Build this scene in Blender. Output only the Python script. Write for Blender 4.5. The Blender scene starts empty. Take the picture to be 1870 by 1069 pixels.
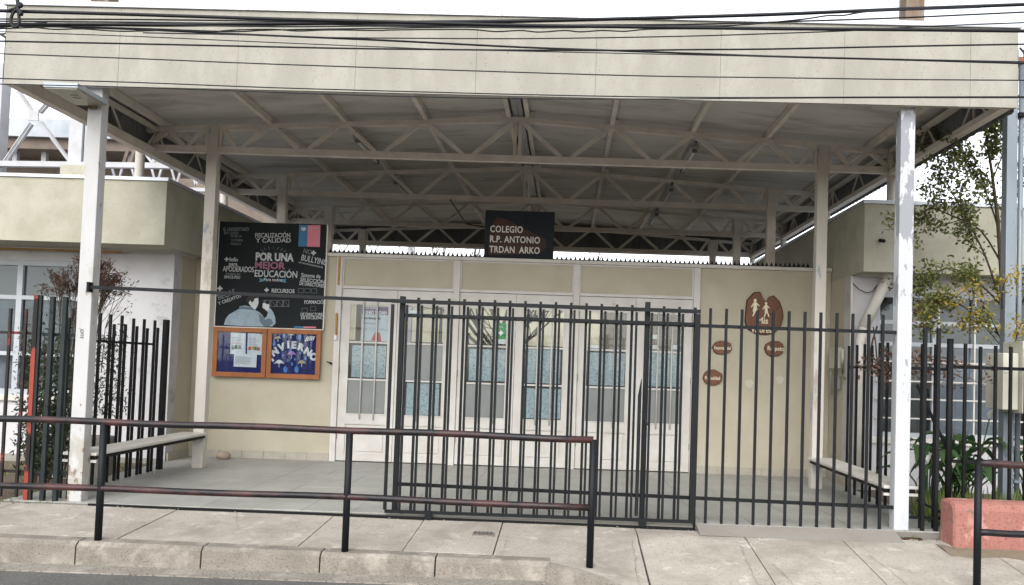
import bpy, bmesh, math, random
from mathutils import Vector, Matrix, noise as mnoise
random.seed(11)
R_ = random.Random(5)
sc = bpy.context.scene
COL = sc.collection

# ------------------------------------------------------------------ camera
PW, PH = 1870.0, 1069.0
F, PCX, PCY = 1500.0, 1020.129, 617.6244
YAW, PITCH, ROLL = -0.0091, 0.0359, 0.0327
CAM = Vector((0.6703, -7.4107, 1.347))
fwd = Vector((math.sin(YAW)*math.cos(PITCH), math.cos(YAW)*math.cos(PITCH), math.sin(PITCH)))
rgt = Vector((math.cos(YAW), -math.sin(YAW), 0))
upv = rgt.cross(fwd)
CR = rgt*math.cos(ROLL) + upv*math.sin(ROLL)
CU = -rgt*math.sin(ROLL) + upv*math.cos(ROLL)
cd = bpy.data.cameras.new('camera')
cam = bpy.data.objects.new('camera', cd); COL.objects.link(cam)
cam.matrix_world = Matrix(((CR.x, CU.x, -fwd.x, CAM.x), (CR.y, CU.y, -fwd.y, CAM.y), (CR.z, CU.z, -fwd.z, CAM.z), (0, 0, 0, 1)))
cd.sensor_width = 36.0; cd.lens = F/PW*36.0
cd.shift_x = -(PCX-PW/2)/PW
cd.shift_y = (PCY-PH/2)/PW
cd.clip_start = 0.05; cd.clip_end = 3000
sc.camera = cam

# ------------------------------------------------------------------ world, sun, exposure
SUN_EL, SUN_AZ = math.radians(40), math.radians(190)     # azimuth clockwise from +Y
w = bpy.data.worlds.new('World'); sc.world = w; w.use_nodes = True
nt = w.node_tree; nt.nodes.clear()
out = nt.nodes.new('ShaderNodeOutputWorld'); bg = nt.nodes.new('ShaderNodeBackground')
sky = nt.nodes.new('ShaderNodeTexSky'); sky.sky_type = 'NISHITA'; sky.sun_disc = False
sky.sun_elevation = SUN_EL; sky.sun_rotation = SUN_AZ
sky.dust_density = 1.5; sky.air_density = 1.0; sky.ozone_density = 1.0
hs = nt.nodes.new('ShaderNodeHueSaturation'); hs.inputs['Saturation'].default_value = 0.2
nt.links.new(sky.outputs[0], hs.inputs['Color'])
# a closed cloud deck: soft uneven brightness all round
tc = nt.nodes.new('ShaderNodeTexCoord'); mp = nt.nodes.new('ShaderNodeMapping'); mp.inputs['Scale'].default_value = (1, 1, 2.2)
nz = nt.nodes.new('ShaderNodeTexNoise'); nz.inputs['Scale'].default_value = 2.4; nz.inputs['Detail'].default_value = 5
rp = nt.nodes.new('ShaderNodeMapRange'); rp.inputs['From Min'].default_value = .3; rp.inputs['From Max'].default_value = .7
rp.inputs['To Min'].default_value = .82; rp.inputs['To Max'].default_value = 1.12
mx = nt.nodes.new('ShaderNodeMix'); mx.data_type = 'RGBA'; mx.blend_type = 'MULTIPLY'; mx.inputs[0].default_value = 1
nt.links.new(tc.outputs['Generated'], mp.inputs[0]); nt.links.new(mp.outputs[0], nz.inputs['Vector'])
nt.links.new(nz.outputs['Fac'], rp.inputs[0]); nt.links.new(hs.outputs[0], mx.inputs[6]); nt.links.new(rp.outputs[0], mx.inputs[7])
nt.links.new(mx.outputs[2], bg.inputs['Color']); bg.inputs['Strength'].default_value = 0.15
nt.links.new(bg.outputs[0], out.inputs[0])
sl = bpy.data.lights.new('sun', 'SUN'); sl.energy = 0.85; sl.angle = math.radians(45); sl.color = (1, .985, .96)
so = bpy.data.objects.new('sun', sl); COL.objects.link(so)
sd = Vector((math.sin(SUN_AZ)*math.cos(SUN_EL), math.cos(SUN_AZ)*math.cos(SUN_EL), math.sin(SUN_EL)))
so.rotation_euler = sd.to_track_quat('Z', 'Y').to_euler(); so.location = (0, -4, 12)
sc.view_settings.view_transform = 'Standard'; sc.view_settings.look = 'None'
sc.view_settings.gamma = 1; sc.view_settings.use_curve_mapping = False
sc.view_settings.exposure = 1.5

# ------------------------------------------------------------------ helpers
def P(x, y, Y):
    "photo point (pixels) at a known depth plane -> place in the world (used for measuring the site)"
    d = fwd + CR*((x-PCX)/F) - CU*((y-PCY)/F)
    return CAM + d*((Y-CAM.y)/d.y)

def lin(h):
    v = [int(h[i:i+2], 16)/255 for i in (0, 2, 4)]
    return tuple((c/12.92 if c <= .04045 else ((c+.055)/1.055)**2.4) for c in v) + (1,)

MATS = {}
def M(name, col, col2=None, scale=2.0, rough=.75, bump=.15, bscale=60, spec=.3, metal=0,
      chip=None, chip_t=.62, chip_s=14, chip_w=.02, speck=None, speck_s=120, speck_t=.70, stretch=(1, 1, 1), amount=.75, chip2=None, chip2_t=.6, chip2_s=3, chip_z=None):
    m = bpy.data.materials.new(name); m.use_nodes = True
    n = m.node_tree.nodes; l = m.node_tree.links
    b = n['Principled BSDF']
    b.inputs['Roughness'].default_value = rough; b.inputs['Metallic'].default_value = metal
    b.inputs['Specular IOR Level'].default_value = spec
    g = n.new('ShaderNodeNewGeometry'); mp = n.new('ShaderNodeMapping'); mp.inputs['Scale'].default_value = stretch
    l.new(g.outputs['Position'], mp.inputs[0])
    def noise(s, det=5, ro=.6):
        t = n.new('ShaderNodeTexNoise'); t.inputs['Scale'].default_value = s; t.inputs['Detail'].default_value = det
        t.inputs['Roughness'].default_value = ro; l.new(mp.outputs[0], t.inputs['Vector']); return t
    def step(src, a, wd):
        r = n.new('ShaderNodeMapRange'); r.inputs['From Min'].default_value = a-wd; r.inputs['From Max'].default_value = a+wd
        l.new(src, r.inputs[0]); return r.outputs[0]
    def mix(fac, a, bb):
        x = n.new('ShaderNodeMix'); x.data_type = 'RGBA'
        if isinstance(fac, float): x.inputs[0].default_value = fac
        else: l.new(fac, x.inputs[0])
        for s, v in ((6, a), (7, bb)):
            if isinstance(v, tuple): x.inputs[s].default_value = v
            else: l.new(v, x.inputs[s])
        return x.outputs[2]
    c = lin(col) if isinstance(col, str) else col
    cur = c
    if col2:
        c2 = lin(col2) if isinstance(col2, str) else col2
        nn = noise(scale)
        r = n.new('ShaderNodeMapRange'); r.inputs['From Min'].default_value = .35; r.inputs['From Max'].default_value = .68
        r.inputs['To Max'].default_value = amount
        l.new(nn.outputs['Fac'], r.inputs[0]); cur = mix(r.outputs[0], c, c2)
    if speck:
        cur = mix(step(noise(speck_s, 2).outputs['Fac'], speck_t, .04), cur, lin(speck))
    if chip2:
        cur = mix(step(noise(chip2_s, 6, .7).outputs['Fac'], chip2_t, .03), cur, lin(chip2))
    hgt = None
    if chip:
        src = noise(chip_s, 6, .65).outputs['Fac']
        if chip_z:      # wear concentrated between two heights
            sep = n.new('ShaderNodeSeparateXYZ'); l.new(g.outputs['Position'], sep.inputs[0])
            mr = n.new('ShaderNodeMapRange'); mr.inputs['From Min'].default_value = chip_z[0]; mr.inputs['From Max'].default_value = chip_z[1]
            mr.inputs['To Min'].default_value = chip_z[2]; mr.inputs['To Max'].default_value = chip_z[3]; l.new(sep.outputs[2], mr.inputs[0])
            ad = n.new('ShaderNodeMath'); l.new(src, ad.inputs[0]); l.new(mr.outputs[0], ad.inputs[1]); src = ad.outputs[0]
        hgt = step(src, chip_t, chip_w); cur = mix(hgt, cur, lin(chip))
    if isinstance(cur, tuple): b.inputs['Base Color'].default_value = cur
    else: l.new(cur, b.inputs['Base Color'])
    if bump:
        bn = n.new('ShaderNodeBump'); bn.inputs['Strength'].default_value = bump; bn.inputs['Distance'].default_value = .01
        l.new(noise(bscale, 4).outputs['Fac'], bn.inputs['Height']); nrm = bn.outputs[0]
        if hgt is not None:
            b2 = n.new('ShaderNodeBump'); b2.inputs['Strength'].default_value = .4; b2.inputs['Distance'].default_value = .002; b2.invert = True
            l.new(hgt, b2.inputs['Height']); l.new(nrm, b2.inputs['Normal']); nrm = b2.outputs[0]
        l.new(nrm, b.inputs['Normal'])
    MATS[name] = m
    return m

M('fascia', '9a978d', '8a877d', scale=3.2, rough=.9, bump=.35, bscale=90, speck='625f57', speck_s=85, speck_t=.70, chip='8d8a80', chip_t=.56, chip_s=6, chip_w=.12, stretch=(1, 1, .45), amount=.9)
M('parapet', 'a3a090', '918e7e', scale=2.2, rough=.9, bump=.3, bscale=80, speck='6a6758', speck_s=70, speck_t=.70, chip='a8a598', chip_t=.60, chip_s=2.6, chip_w=.15, amount=.9)
M('wallcream', 'aea795', 'a29b88', scale=1.1, rough=.85, bump=.12, bscale=70, chip='a69e8a', chip_t=.62, chip_s=2.2, chip_w=.15, speck='817a68', speck_s=26, speck_t=.77, amount=.8)
M('wingwall', 'b7b5b6', 'a5a3a3', scale=1.5, rough=.88, bump=.2, bscale=60, chip='7b7875', chip_t=.68, chip_s=3, chip_w=.10)
M('whitepaint', 'c2bfb8', 'aea89d', scale=3.5, rough=.55, bump=.1, bscale=30, chip='7d6a55', chip_t=.71, chip_s=13, spec=.35)
M('doorpaint', 'c0bdb8', 'b0aaa1', scale=3.5, rough=.5, bump=.08, bscale=30, chip='93806c', chip_t=.73, chip_s=12, spec=.4)
M('colpaint', 'b2b1b0', 'a09f9e', scale=2.2, rough=.6, bump=.12, bscale=35, chip='7d6f5f', chip_t=.60, chip_s=12, stretch=(1, 1, .5), chip2='9d9a92', chip2_t=.58, chip2_s=2.5, chip_z=(.0, .8, .07, -.06))
M('colpeel', 'b4b5b8', 'a6a8ac', scale=3, rough=.6, bump=.15, bscale=35, chip='85878c', chip_t=.535, chip_s=5.5, stretch=(1, 1, .4), chip_w=.010, chip2='b3bfcd', chip2_t=.62, chip2_s=3, chip_z=(.9, 2.6, -.14, .05))
M('colbeige', 'c3beb5', 'b0a99e', scale=2.5, rough=.65, bump=.12, bscale=35, chip='8f969c', chip_t=.63, chip_s=6, stretch=(1, 1, .4), chip2='a0978a', chip2_t=.60, chip2_s=2)
M('truss', 'd8d1c7', 'c2b9ae', scale=5, rough=.7, bump=.1, bscale=40, chip='836f5c', chip_t=.71, chip_s=11)
M('soffit', 'c8c5c0', 'b4b1ab', scale=1.8, rough=.85, bump=.12, bscale=50, chip='8a8680', chip_t=.64, chip_s=2.0, chip_w=.12, stretch=(.5, 1.8, 1))
M('cladding', '77797a', '5d5f60', scale=3, rough=.6, bump=.05, stretch=(1, 1, .3))
M('flashing', 'b9bcc2', 'a4a7ad', scale=2, rough=.35, bump=.05, metal=.5)
M('darkmetal', '0e1013', '15181b', scale=6, rough=.55, bump=.1, bscale=90, spec=.22, chip='66686b', chip_t=.765, chip_s=20)
M('blackmetal', '0a0b0c', '121315', scale=6, rough=.6, bump=.1, bscale=90, spec=.18, chip='3a2a22', chip_t=.74, chip_s=18)
M('greenblack', '1b2121', '293030', scale=5, rough=.6, bump=.1, bscale=90, spec=.25, chip='0e1011', chip_t=.64, chip_s=12)
M('railpaint', '101014', '19181c', scale=5, rough=.45, bump=.15, bscale=70, spec=.35, chip='4f2e2c', chip_t=.57, chip_s=5, chip_w=.10, stretch=(.45, 1, 1), chip2='2c1c1b', chip2_t=.58, chip2_s=9)
M('redpaint', '85392b', '6f2e23', scale=5, rough=.65, bump=.1, chip='16130f', chip_t=.53, chip_s=5, chip_w=.02, stretch=(1, 1, .45))
M('redblackpaint', '1d1918', '2a2220', scale=5, rough=.6, bump=.1, chip='86352a', chip_t=.58, chip_s=5, chip_w=.02, stretch=(1, 1, .4))
M('walk', 'a8a196', '989186', scale=1.2, rough=.92, bump=.5, bscale=90, speck='766f65', speck_s=55, speck_t=.64, chip='898277', chip_t=.57, chip_s=2.1, chip_w=.10, chip2='b2aba1', chip2_t=.60, chip2_s=5, amount=1)
M('kerb', '857e74', '6b655c', scale=4, rough=.95, bump=1.0, bscale=55, speck='5b554d', speck_s=95, speck_t=.62, chip='989187', chip_t=.58, chip_s=5, chip_w=.08, chip2='6b655c', chip2_t=.58, chip2_s=2.5)
M('gutter', '8a847a', '757067', scale=3, rough=.95, bump=.7, bscale=60, speck='57524b', speck_s=50, speck_t=.60, chip='969086', chip_t=.60, chip_s=4, chip_w=.08)
M('asphalt', '5b5a57', '4d4c4a', scale=3, rough=.95, bump=.8, bscale=110, speck='7d7b76', speck_s=110, speck_t=.62)
M('floor', '94938d', '868580', scale=1.0, rough=.55, bump=.08, bscale=70, spec=.3, speck='74726d', speck_s=45, speck_t=.68, chip='9d9c96', chip_t=.56, chip_s=1.4, chip_w=.12)
M('floorjoint', '6f6c66', rough=.9)
M('dirt', '62574a', '4f463b', scale=3, rough=1, bump=.8, bscale=40, speck='857d70', speck_s=60, speck_t=.7)
M('sand', '7f7362', '6d6253', scale=4, rough=1, bump=.8, bscale=60, speck='514838', speck_s=80, speck_t=.64)
M('plinth', 'a39d90', '8f897d', scale=6, rough=.7, bump=.1)
M('wood', '94592c', '7a461f', scale=7, rough=.5, bump=.2, bscale=30, stretch=(1, 1, .25), spec=.4)
M('slice', '6d4730', '5a3824', scale=9, rough=.55, bump=.35, bscale=25, spec=.35, chip='432a1b', chip_t=.64, chip_s=10)
M('bark_edge', '4a3020', '38241a', scale=12, rough=.9, bump=.6, bscale=50)
M('cream_letter', 'd8cfb5', rough=.7)
M('banner', '181c1e', '202426', scale=2.4, rough=.65, bump=.06, bscale=12, spec=.15)
M('bannerback', 'cfcac0', rough=.7)
M('chalk', 'b9bcbc', 'a3a6a6', scale=30, rough=.8)
M('chalkdim', '7d8284', '5f6466', scale=30, rough=.8)
M('chalkpink', '9a6a7c', '7f5667', scale=30, rough=.8)
M('chalkblue', '4f7e94', rough=.8)
M('jacket', '93a2ab', '7d8c96', scale=9, rough=.8)
M('jacketdark', '5d6b76', rough=.8)
M('skin', 'b89a88', rough=.8)
M('skinpale', 'b9bcbd', rough=.8)
M('hair', '35322f', rough=.8)
M('flagblue', '3a6f93', rough=.7)
M('flagpink', 'c87886', rough=.7)
M('felt', '2a2f63', '23285a', scale=20, rough=.95, bump=.3, bscale=200)
M('paper', 'd2d5da', 'c4c8d0', scale=8, rough=.8)
M('print_grey', '8a8d92', rough=.8)
M('print_red', 'b5483a', rough=.8)
M('print_green', '4f7a4a', rough=.8)
M('print_orange', 'c98f3e', rough=.8)
M('drop', '4c7fc0', rough=.7)
M('umbpurple', 'a77ab5', rough=.7)
M('umbyellow', 'a8a07a', rough=.7)
M('cloudwhite', 'cfd0d2', rough=.8)
M('signboard', '171c21', '1d2328', scale=3, rough=.6, bump=.04, spec=.15)
M('apron', '7a756d', '88837a', scale=2.4, rough=.85, bump=.3)
M('signbrown', '47302a', '352825', scale=6, rough=.6, amount=.9, spec=.15)
M('signletter', 'c7c4bd', rough=.6)
M('curtainfilm', '9aa5a8', 'aeb6b8', scale=25, rough=.5, bump=0, chip='6c8690', chip_t=.57, chip_s=42, chip_w=.05)
M('greypane', '797c7a', '6d706e', scale=3, rough=.25, bump=0, spec=.5)
M('posterpurple', '6d6078', rough=.6)
M('posterpale', 'b8c0c6', 'aab3ba', scale=6, rough=.6)
M('posterred', 'a5554f', rough=.6)
M('green_sticker', '1f8a43', rough=.5)
M('white_plain', 'd5d6d6', rough=.6)
M('patch', 'b3ae9f', rough=.8)
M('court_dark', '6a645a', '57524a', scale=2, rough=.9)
M('galv', '7d858c', '6b7379', scale=4, rough=.45, bump=.08, metal=.3, stretch=(1, 1, .4), chip='5f656a', chip_t=.64, chip_s=6)
M('box_cream', 'b4b2a4', 'a4a294', scale=4, rough=.6, bump=.06, chip='807d70', chip_t=.72)
M('label_blue', '9aa4b8', rough=.6)
M('salmon', '9a6a60', '8a5c53', scale=3, rough=.9, bump=.6, bscale=45, chip='6f6358', chip_t=.62, chip_s=9, chip_w=.03, chip2='ab8077', chip2_t=.57, chip2_s=4, speck='7a4f45', speck_s=40, speck_t=.62)
M('concrete', '8f8b83', '7b776f', scale=4, rough=.95, bump=.5, bscale=40)
M('wire', '15161a', rough=.55, bump=0)
M('rusty', '7d7468', '5f4530', scale=9, rough=.8, bump=.2, stretch=(1, 1, .3), amount=1)
M('windowframe', 'a4a8ac', '94989c', scale=4, rough=.55, bump=.06)
M('curtain', 'bdbec2', 'a4a5a9', scale=10, rough=.95, bump=.1, stretch=(3, 3, .2))
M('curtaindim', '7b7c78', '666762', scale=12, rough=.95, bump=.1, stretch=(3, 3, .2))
M('stone', '9a8b7b', '857768', scale=9, rough=.95, bump=.5)
M('white_steel', 'a9a9ab', '969596', scale=4, rough=.6, chip='7d6650', chip_t=.68, chip_s=8)
M('roofgrey', 'a4a8ad', '8f949a', scale=3, rough=.5, metal=.3)
M('eave_brown', '75695f', '5d534b', scale=4, rough=.8)
M('bark', '4b3f35', '382f28', scale=12, rough=.95, bump=.6, bscale=40)
M('twig', '5d5148', '463c35', scale=12, rough=.95)
M('tape', 'a8895a', '8f6d3c', scale=8, rough=.7)
M('lampgrey', '9fa5ab', '8d9298', scale=4, rough=.4, metal=.3)
M('lampglass', '8f8a7c', '7d786a', scale=8, rough=.3, spec=.5)
M('tube_white', 'd8d8d4', rough=.4)
M('dark_inside', '5a5a56', rough=.9)
M('room_wall', '8f8f8a', '7d7d78', scale=2, rough=.9)
M('courtfloor', 'b5afa5', 'a39d93', scale=1.5, rough=.9)
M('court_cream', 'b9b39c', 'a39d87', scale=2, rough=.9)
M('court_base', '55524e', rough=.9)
M('brickred', '8b5a48', '75493a', scale=6, rough=.9)
M('hinge', '9a8f82', '7d6a58', scale=20, rough=.5, metal=.4)

def leafmat(name, col, col2, trans=.35):
    m = bpy.data.materials.new(name); m.use_nodes = True
    n = m.node_tree.nodes; l = m.node_tree.links; b = n['Principled BSDF']
    g = n.new('ShaderNodeNewGeometry'); mixn = n.new('ShaderNodeMix'); mixn.data_type = 'RGBA'
    mixn.inputs[6].default_value = lin(col); mixn.inputs[7].default_value = lin(col2)
    l.new(g.outputs['Random Per Island'], mixn.inputs[0]); l.new(mixn.outputs[2], b.inputs['Base Color'])
    b.inputs['Roughness'].default_value = .5; b.inputs['Specular IOR Level'].default_value = .3
    t = n.new('ShaderNodeBsdfTranslucent'); l.new(mixn.outputs[2], t.inputs[0])
    s = n.new('ShaderNodeMixShader'); s.inputs[0].default_value = trans
    l.new(b.outputs[0], s.inputs[1]); l.new(t.outputs[0], s.inputs[2]); l.new(s.outputs[0], n['Material Output'].inputs[0])
    MATS[name] = m
leafmat('leaf_green', '434a2b', '7b7f48')
leafmat('leaf_yellow', 'a98f3a', '8a7f3c')
leafmat('leaf_dark', '2c3428', '46523a')
leafmat('leaf_red', '4a3534', '634841')
leafmat('leaf_dry', '7d5a4c', '5d463a')
leafmat('leaf_calla', '324a2e', '577545')
leafmat('grass', '55692f', '7d8848')
leafmat('petal', 'd8d8cc', 'e0e0d8', .2)

def glassmat(name, tint, alpha_refl):
    m = bpy.data.materials.new(name); m.use_nodes = True
    n = m.node_tree.nodes; l = m.node_tree.links
    n.remove(n['Principled BSDF'])
    tr = n.new('ShaderNodeBsdfTransparent'); tr.inputs[0].default_value = tint
    gl = n.new('ShaderNodeBsdfGlossy'); gl.inputs['Roughness'].default_value = .03; gl.inputs[0].default_value = (.9, .93, .95, 1)
    fr = n.new('ShaderNodeFresnel'); fr.inputs[0].default_value = 1.25
    ad = n.new('ShaderNodeMath'); ad.operation = 'MULTIPLY_ADD'; ad.inputs[1].default_value = 1.0; ad.inputs[2].default_value = alpha_refl
    l.new(fr.outputs[0], ad.inputs[0])
    s = n.new('ShaderNodeMixShader'); l.new(ad.outputs[0], s.inputs[0]); l.new(tr.outputs[0], s.inputs[1]); l.new(gl.outputs[0], s.inputs[2])
    l.new(s.outputs[0], n['Material Output'].inputs[0]); MATS[name] = m
glassmat('glass', (.90, .92, .92, 1), .004)
glassmat('glassdim', (.72, .75, .77, 1), .02)

WLOC = {}
class MB:
    def __init__(s): s.v = []; s.f = []
    def quad(s, a, b, c, d):
        i = len(s.v); s.v += [Vector(a), Vector(b), Vector(c), Vector(d)]; s.f.append((i, i+1, i+2, i+3)); return s
    def box(s, x0, x1, y0, y1, z0, z1):
        i = len(s.v)
        for z in (z0, z1):
            for (x, y) in ((x0, y0), (x1, y0), (x1, y1), (x0, y1)): s.v.append(Vector((x, y, z)))
        for q in ((0, 3, 2, 1), (4, 5, 6, 7), (0, 1, 5, 4), (1, 2, 6, 5), (2, 3, 7, 6), (3, 0, 4, 7)): s.f.append(tuple(i+k for k in q))
        return s
    def bar(s, a, b, w, h, up=(0, 0, 1)):
        "rectangular section along a->b; w across, h along up"
        a, b = Vector(a), Vector(b); d = (b-a).normalized(); u = Vector(up)
        if abs(d.dot(u)) > .98: u = Vector((0, 1, 0))
        r = d.cross(u).normalized(); u = r.cross(d).normalized(); i = len(s.v)
        for p in (a, b):
            for (x, y) in ((-1, -1), (1, -1), (1, 1), (-1, 1)): s.v.append(p + r*(x*w/2) + u*(y*h/2))
        for q in ((0, 3, 2, 1), (4, 5, 6, 7), (0, 1, 5, 4), (1, 2, 6, 5), (2, 3, 7, 6), (3, 0, 4, 7)): s.f.append(tuple(i+k for k in q))
        return s
    def tube(s, pts, r, n=10, cap=True, r2=None):
        pts = [Vector(p) for p in pts]; base = len(s.v); m = len(pts)
        for k, p in enumerate(pts):
            d = (pts[min(k+1, m-1)]-pts[max(k-1, 0)]).normalized()
            u = Vector((0, 0, 1)) if abs(d.z) < .95 else Vector((0, 1, 0))
            x = d.cross(u).normalized(); y = d.cross(x).normalized()
            rr = r if r2 is None else r+(r2-r)*k/(m-1)
            for j in range(n):
                t = 2*math.pi*j/n; s.v.append(p + x*(rr*math.cos(t)) + y*(rr*math.sin(t)))
        for k in range(m-1):
            for j in range(n):
                j2 = (j+1) % n; a = base+k*n
                s.f.append((a+j, a+j2, a+n+j2, a+n+j))
        if cap:
            s.f.append(tuple(base+j for j in range(n))[::-1]); s.f.append(tuple(base+(m-1)*n+j for j in range(n)))
        return s
    def poly(s, pts, thick=0, n=(0, -1, 0)):
        "flat polygon (list of points), extruded along -n by thick"
        pts = [Vector(p) for p in pts]; i = len(s.v); k = len(pts); s.v += pts; s.f.append(tuple(range(i, i+k)))
        if thick:
            nn = Vector(n)*thick; s.v += [p-nn for p in pts]; s.f.append(tuple(range(i+2*k-1, i+k-1, -1)))
            for j in range(k):
                j2 = (j+1) % k; s.f.append((i+j, i+k+j, i+k+j2, i+j2))
        return s
    def add(s, o):
        i = len(s.v); s.v += o.v; s.f += [tuple(i+k for k in f) for f in o.f]; return s
    def mesh(s, name, mat, org, smooth=False, fix=True):
        me = bpy.data.meshes.new(name)
        me.from_pydata([tuple(v-org) for v in s.v], [], s.f)
        if fix:
            bm = bmesh.new(); bm.from_mesh(me); bmesh.ops.recalc_face_normals(bm, faces=bm.faces); bm.to_mesh(me); bm.free()
        if smooth: me.shade_smooth()
        me.materials.append(MATS[mat]); return me
    def build(s, name, mat, parent=None, bevel=0, smooth=False, fix=True, org=None):
        lo = Vector((min(v.x for v in s.v), min(v.y for v in s.v), min(v.z for v in s.v)))
        hi = Vector((max(v.x for v in s.v), max(v.y for v in s.v), max(v.z for v in s.v)))
        if org is None: org = Vector(((lo.x+hi.x)/2, (lo.y+hi.y)/2, lo.z))
        o = bpy.data.objects.new(name, s.mesh(name, mat, org, smooth, fix)); return place(o, org, parent, bevel)
def place(o, org, parent=None, bevel=0):
    COL.objects.link(o); org = Vector(org); WLOC[o] = org
    if parent is not None: o.parent = parent; o.location = org-WLOC[parent]
    else: o.location = org
    if bevel:
        b = o.modifiers.new('bevel', 'BEVEL'); b.width = bevel; b.segments = 2; b.limit_method = 'ANGLE'
    return o
def inst(name, mesh, loc, parent=None):
    return place(bpy.data.objects.new(name, mesh), loc, parent)
def empty(name, loc):
    o = bpy.data.objects.new(name, None); o.empty_display_size = .1; return place(o, loc)
def tag(o, label, cat, group=None, kind=None):
    if label: o['label'] = label
    if cat: o['category'] = cat
    if group: o['group'] = group
    if kind: o['kind'] = kind
    return o
def thing(name, loc, label, cat, group=None): return tag(empty(name, loc), label, cat, group)
def struct(o): o['kind'] = 'structure'; return o
def text(body, size, loc, mat, parent, name='lettering', bold=.0, sx=1.0, align='LEFT', rot=0.0, shear=0, spacing=1.0, depth=.002):
    "lettering as mesh standing in the XZ plane, facing -Y"
    c = bpy.data.curves.new('t', 'FONT'); c.body = body; c.size = size; c.align_x = align; c.offset = bold; c.extrude = depth/2; c.shear = shear
    c.space_character = spacing; c.resolution_u = 3
    o = bpy.data.objects.new('t', c); COL.objects.link(o)
    me = bpy.data.meshes.new_from_object(o.evaluated_get(bpy.context.evaluated_depsgraph_get()))
    bpy.data.objects.remove(o); bpy.data.curves.remove(c)
    me.transform(Matrix.Diagonal((sx, 1, 1, 1))); me.transform(Matrix.Rotation(rot, 4, 'Z')); me.transform(Matrix.Rotation(math.pi/2, 4, 'X'))
    me.materials.clear(); me.materials.append(MATS[mat]); me.name = name
    return place(bpy.data.objects.new(name, me), loc, parent)
def lerp(a, b, t): return a+(b-a)*t
def clamp(x, a, b): return max(a, min(b, x))
def smooth(x, a, b): t = clamp((x-a)/(b-a), 0, 1); return t*t*(3-2*t)

S = 2.472            # bay length
YW = 3.6             # entrance wall face
H = 3.65             # inner faces of the columns
CWX, CWY = .13, .115

# ------------------------------------------------------------------ ground
RZ = -.262
def zs(X, Y):
    a = -.045-.006*clamp(X, -6, 6); b = -.120-.010*clamp(X, -6, .7)
    t = clamp((-.05-Y)/1.1, 0, 1); z = a+(b-a)*t
    zr = a+(-.247-a)*clamp((-.25-Y)/1.45, 0, 1)
    return lerp(z, zr, smooth(X, .75, 1.5))
struct(MB().quad((-400, -400, -.42), (400, -400, -.42), (400, 600, -.42), (-400, 600, -.42)).build('ground', 'dirt'))
struct(MB().box(-60, 60, -10.5, -1.385, RZ-.12, RZ-.006).build('road', 'asphalt'))
def grid(mb, x0, x1, y0, y1, nx, ny, zf, skirt=.12):
    i = len(mb.v)
    for a in range(nx+1):
        for b in range(ny+1):
            x, y = lerp(x0, x1, a/nx), lerp(y0, y1, b/ny); mb.v.append(Vector((x, y, zf(x, y))))
    for a in range(nx):
        for b in range(ny):
            k = i+a*(ny+1)+b; mb.f.append((k, k+ny+1, k+ny+2, k+1))
    if skirt:
        per = [i+a*(ny+1) for a in range(nx+1)] + [i+nx*(ny+1)+b for b in range(1, ny+1)] + [i+a*(ny+1)+ny for a in range(nx-1, -1, -1)] + [i+b for b in range(ny-1, 0, -1)]
        j = len(mb.v)
        for p in per: mb.v.append(mb.v[p]-Vector((0, 0, skirt)))
        n = len(per)
        for q in range(n): mb.f.append((per[q], j+q, j+(q+1) % n, per[(q+1) % n]))
    return mb
gut = MB(); gut.box(-60, 60, -1.39, -1.15, RZ-.12, RZ+.004)
struct(gut.build('gutter_strip', 'gutter'))
# pavement slabs
pav = struct(grid(MB(), -14, 14, -1.02, 0.02, 40, 4, lambda x, y: min(zs(x, y)-.035, -.1), .1).build('pavement', 'floorjoint'))
ramp_base = None
rj = random.Random(3)
def slab(x0, x1, y0, y1):
    g = .005; dz = rj.uniform(-.003, .003)
    grid(MB(), x0+g, x1-g, y0+g, y1-g, max(2, int((x1-x0)/.15)), max(2, int((y1-y0)/.15)),
         lambda x, y: zs(x, y)+dz+.006*mnoise.noise((x*.9, y*.9, 0)), .07).build('paving_slab', 'walk', pav, fix=True)
xs = [-9.6, -8.2, -6.8, -5.5, -4.2, -2.75, -1.35, -.54, .16]
for a, b in zip(xs[:-1], xs[1:]): slab(a, b, -1.025, -.05)
xr = [.16, 1.335, 2.265, 3.11, 4.3, 5.5, 6.7, 8, 9.5]
for a, b in zip(xr[:-1], xr[1:]):
    slab(a, b, -.46, -.05)
    if a > 1: slab(a, b, -1.72, -.46)
# hairline cracks and worn second joint lines
rc_ = random.Random(12)
for (x0_, y0_, x1_, y1_) in ((1.28, -.5, 1.25, -1.6), (2.18, -.5, 2.12, -1.5), (2.36, -.9, 2.42, -1.6), (3.2, -.6, 3.3, -1.5), (.24, -.47, .23, -1.0), (-1.5, -.2, -1.9, -1.0), (-2.2, -.1, -2.0, -.6), (-.5, -.55, .1, -.62), (-3.4, -.9, -2.8, -.75), (1.4, -.30, 3.0, -.33)):
    m = MB(); n_ = 14; pv = None
    for k in range(n_+1):
        x = lerp(x0_, x1_, k/n_)+rc_.uniform(-.012, .012); y = lerp(y0_, y1_, k/n_)+rc_.uniform(-.012, .012); wq = .0010+.0014*rc_.random()
        dx, dy = y1_-y0_, -(x1_-x0_); ln = math.hypot(dx, dy); dx, dy = dx/ln*wq, dy/ln*wq
        cur_ = (Vector((x-dx, y-dy, zs(x, y)+.0085)), Vector((x+dx, y+dy, zs(x, y)+.0085)))
        if pv: m.quad(pv[0], pv[1], cur_[1], cur_[0])
        pv = cur_
    m.build('crack', 'kerb', pav)
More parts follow.
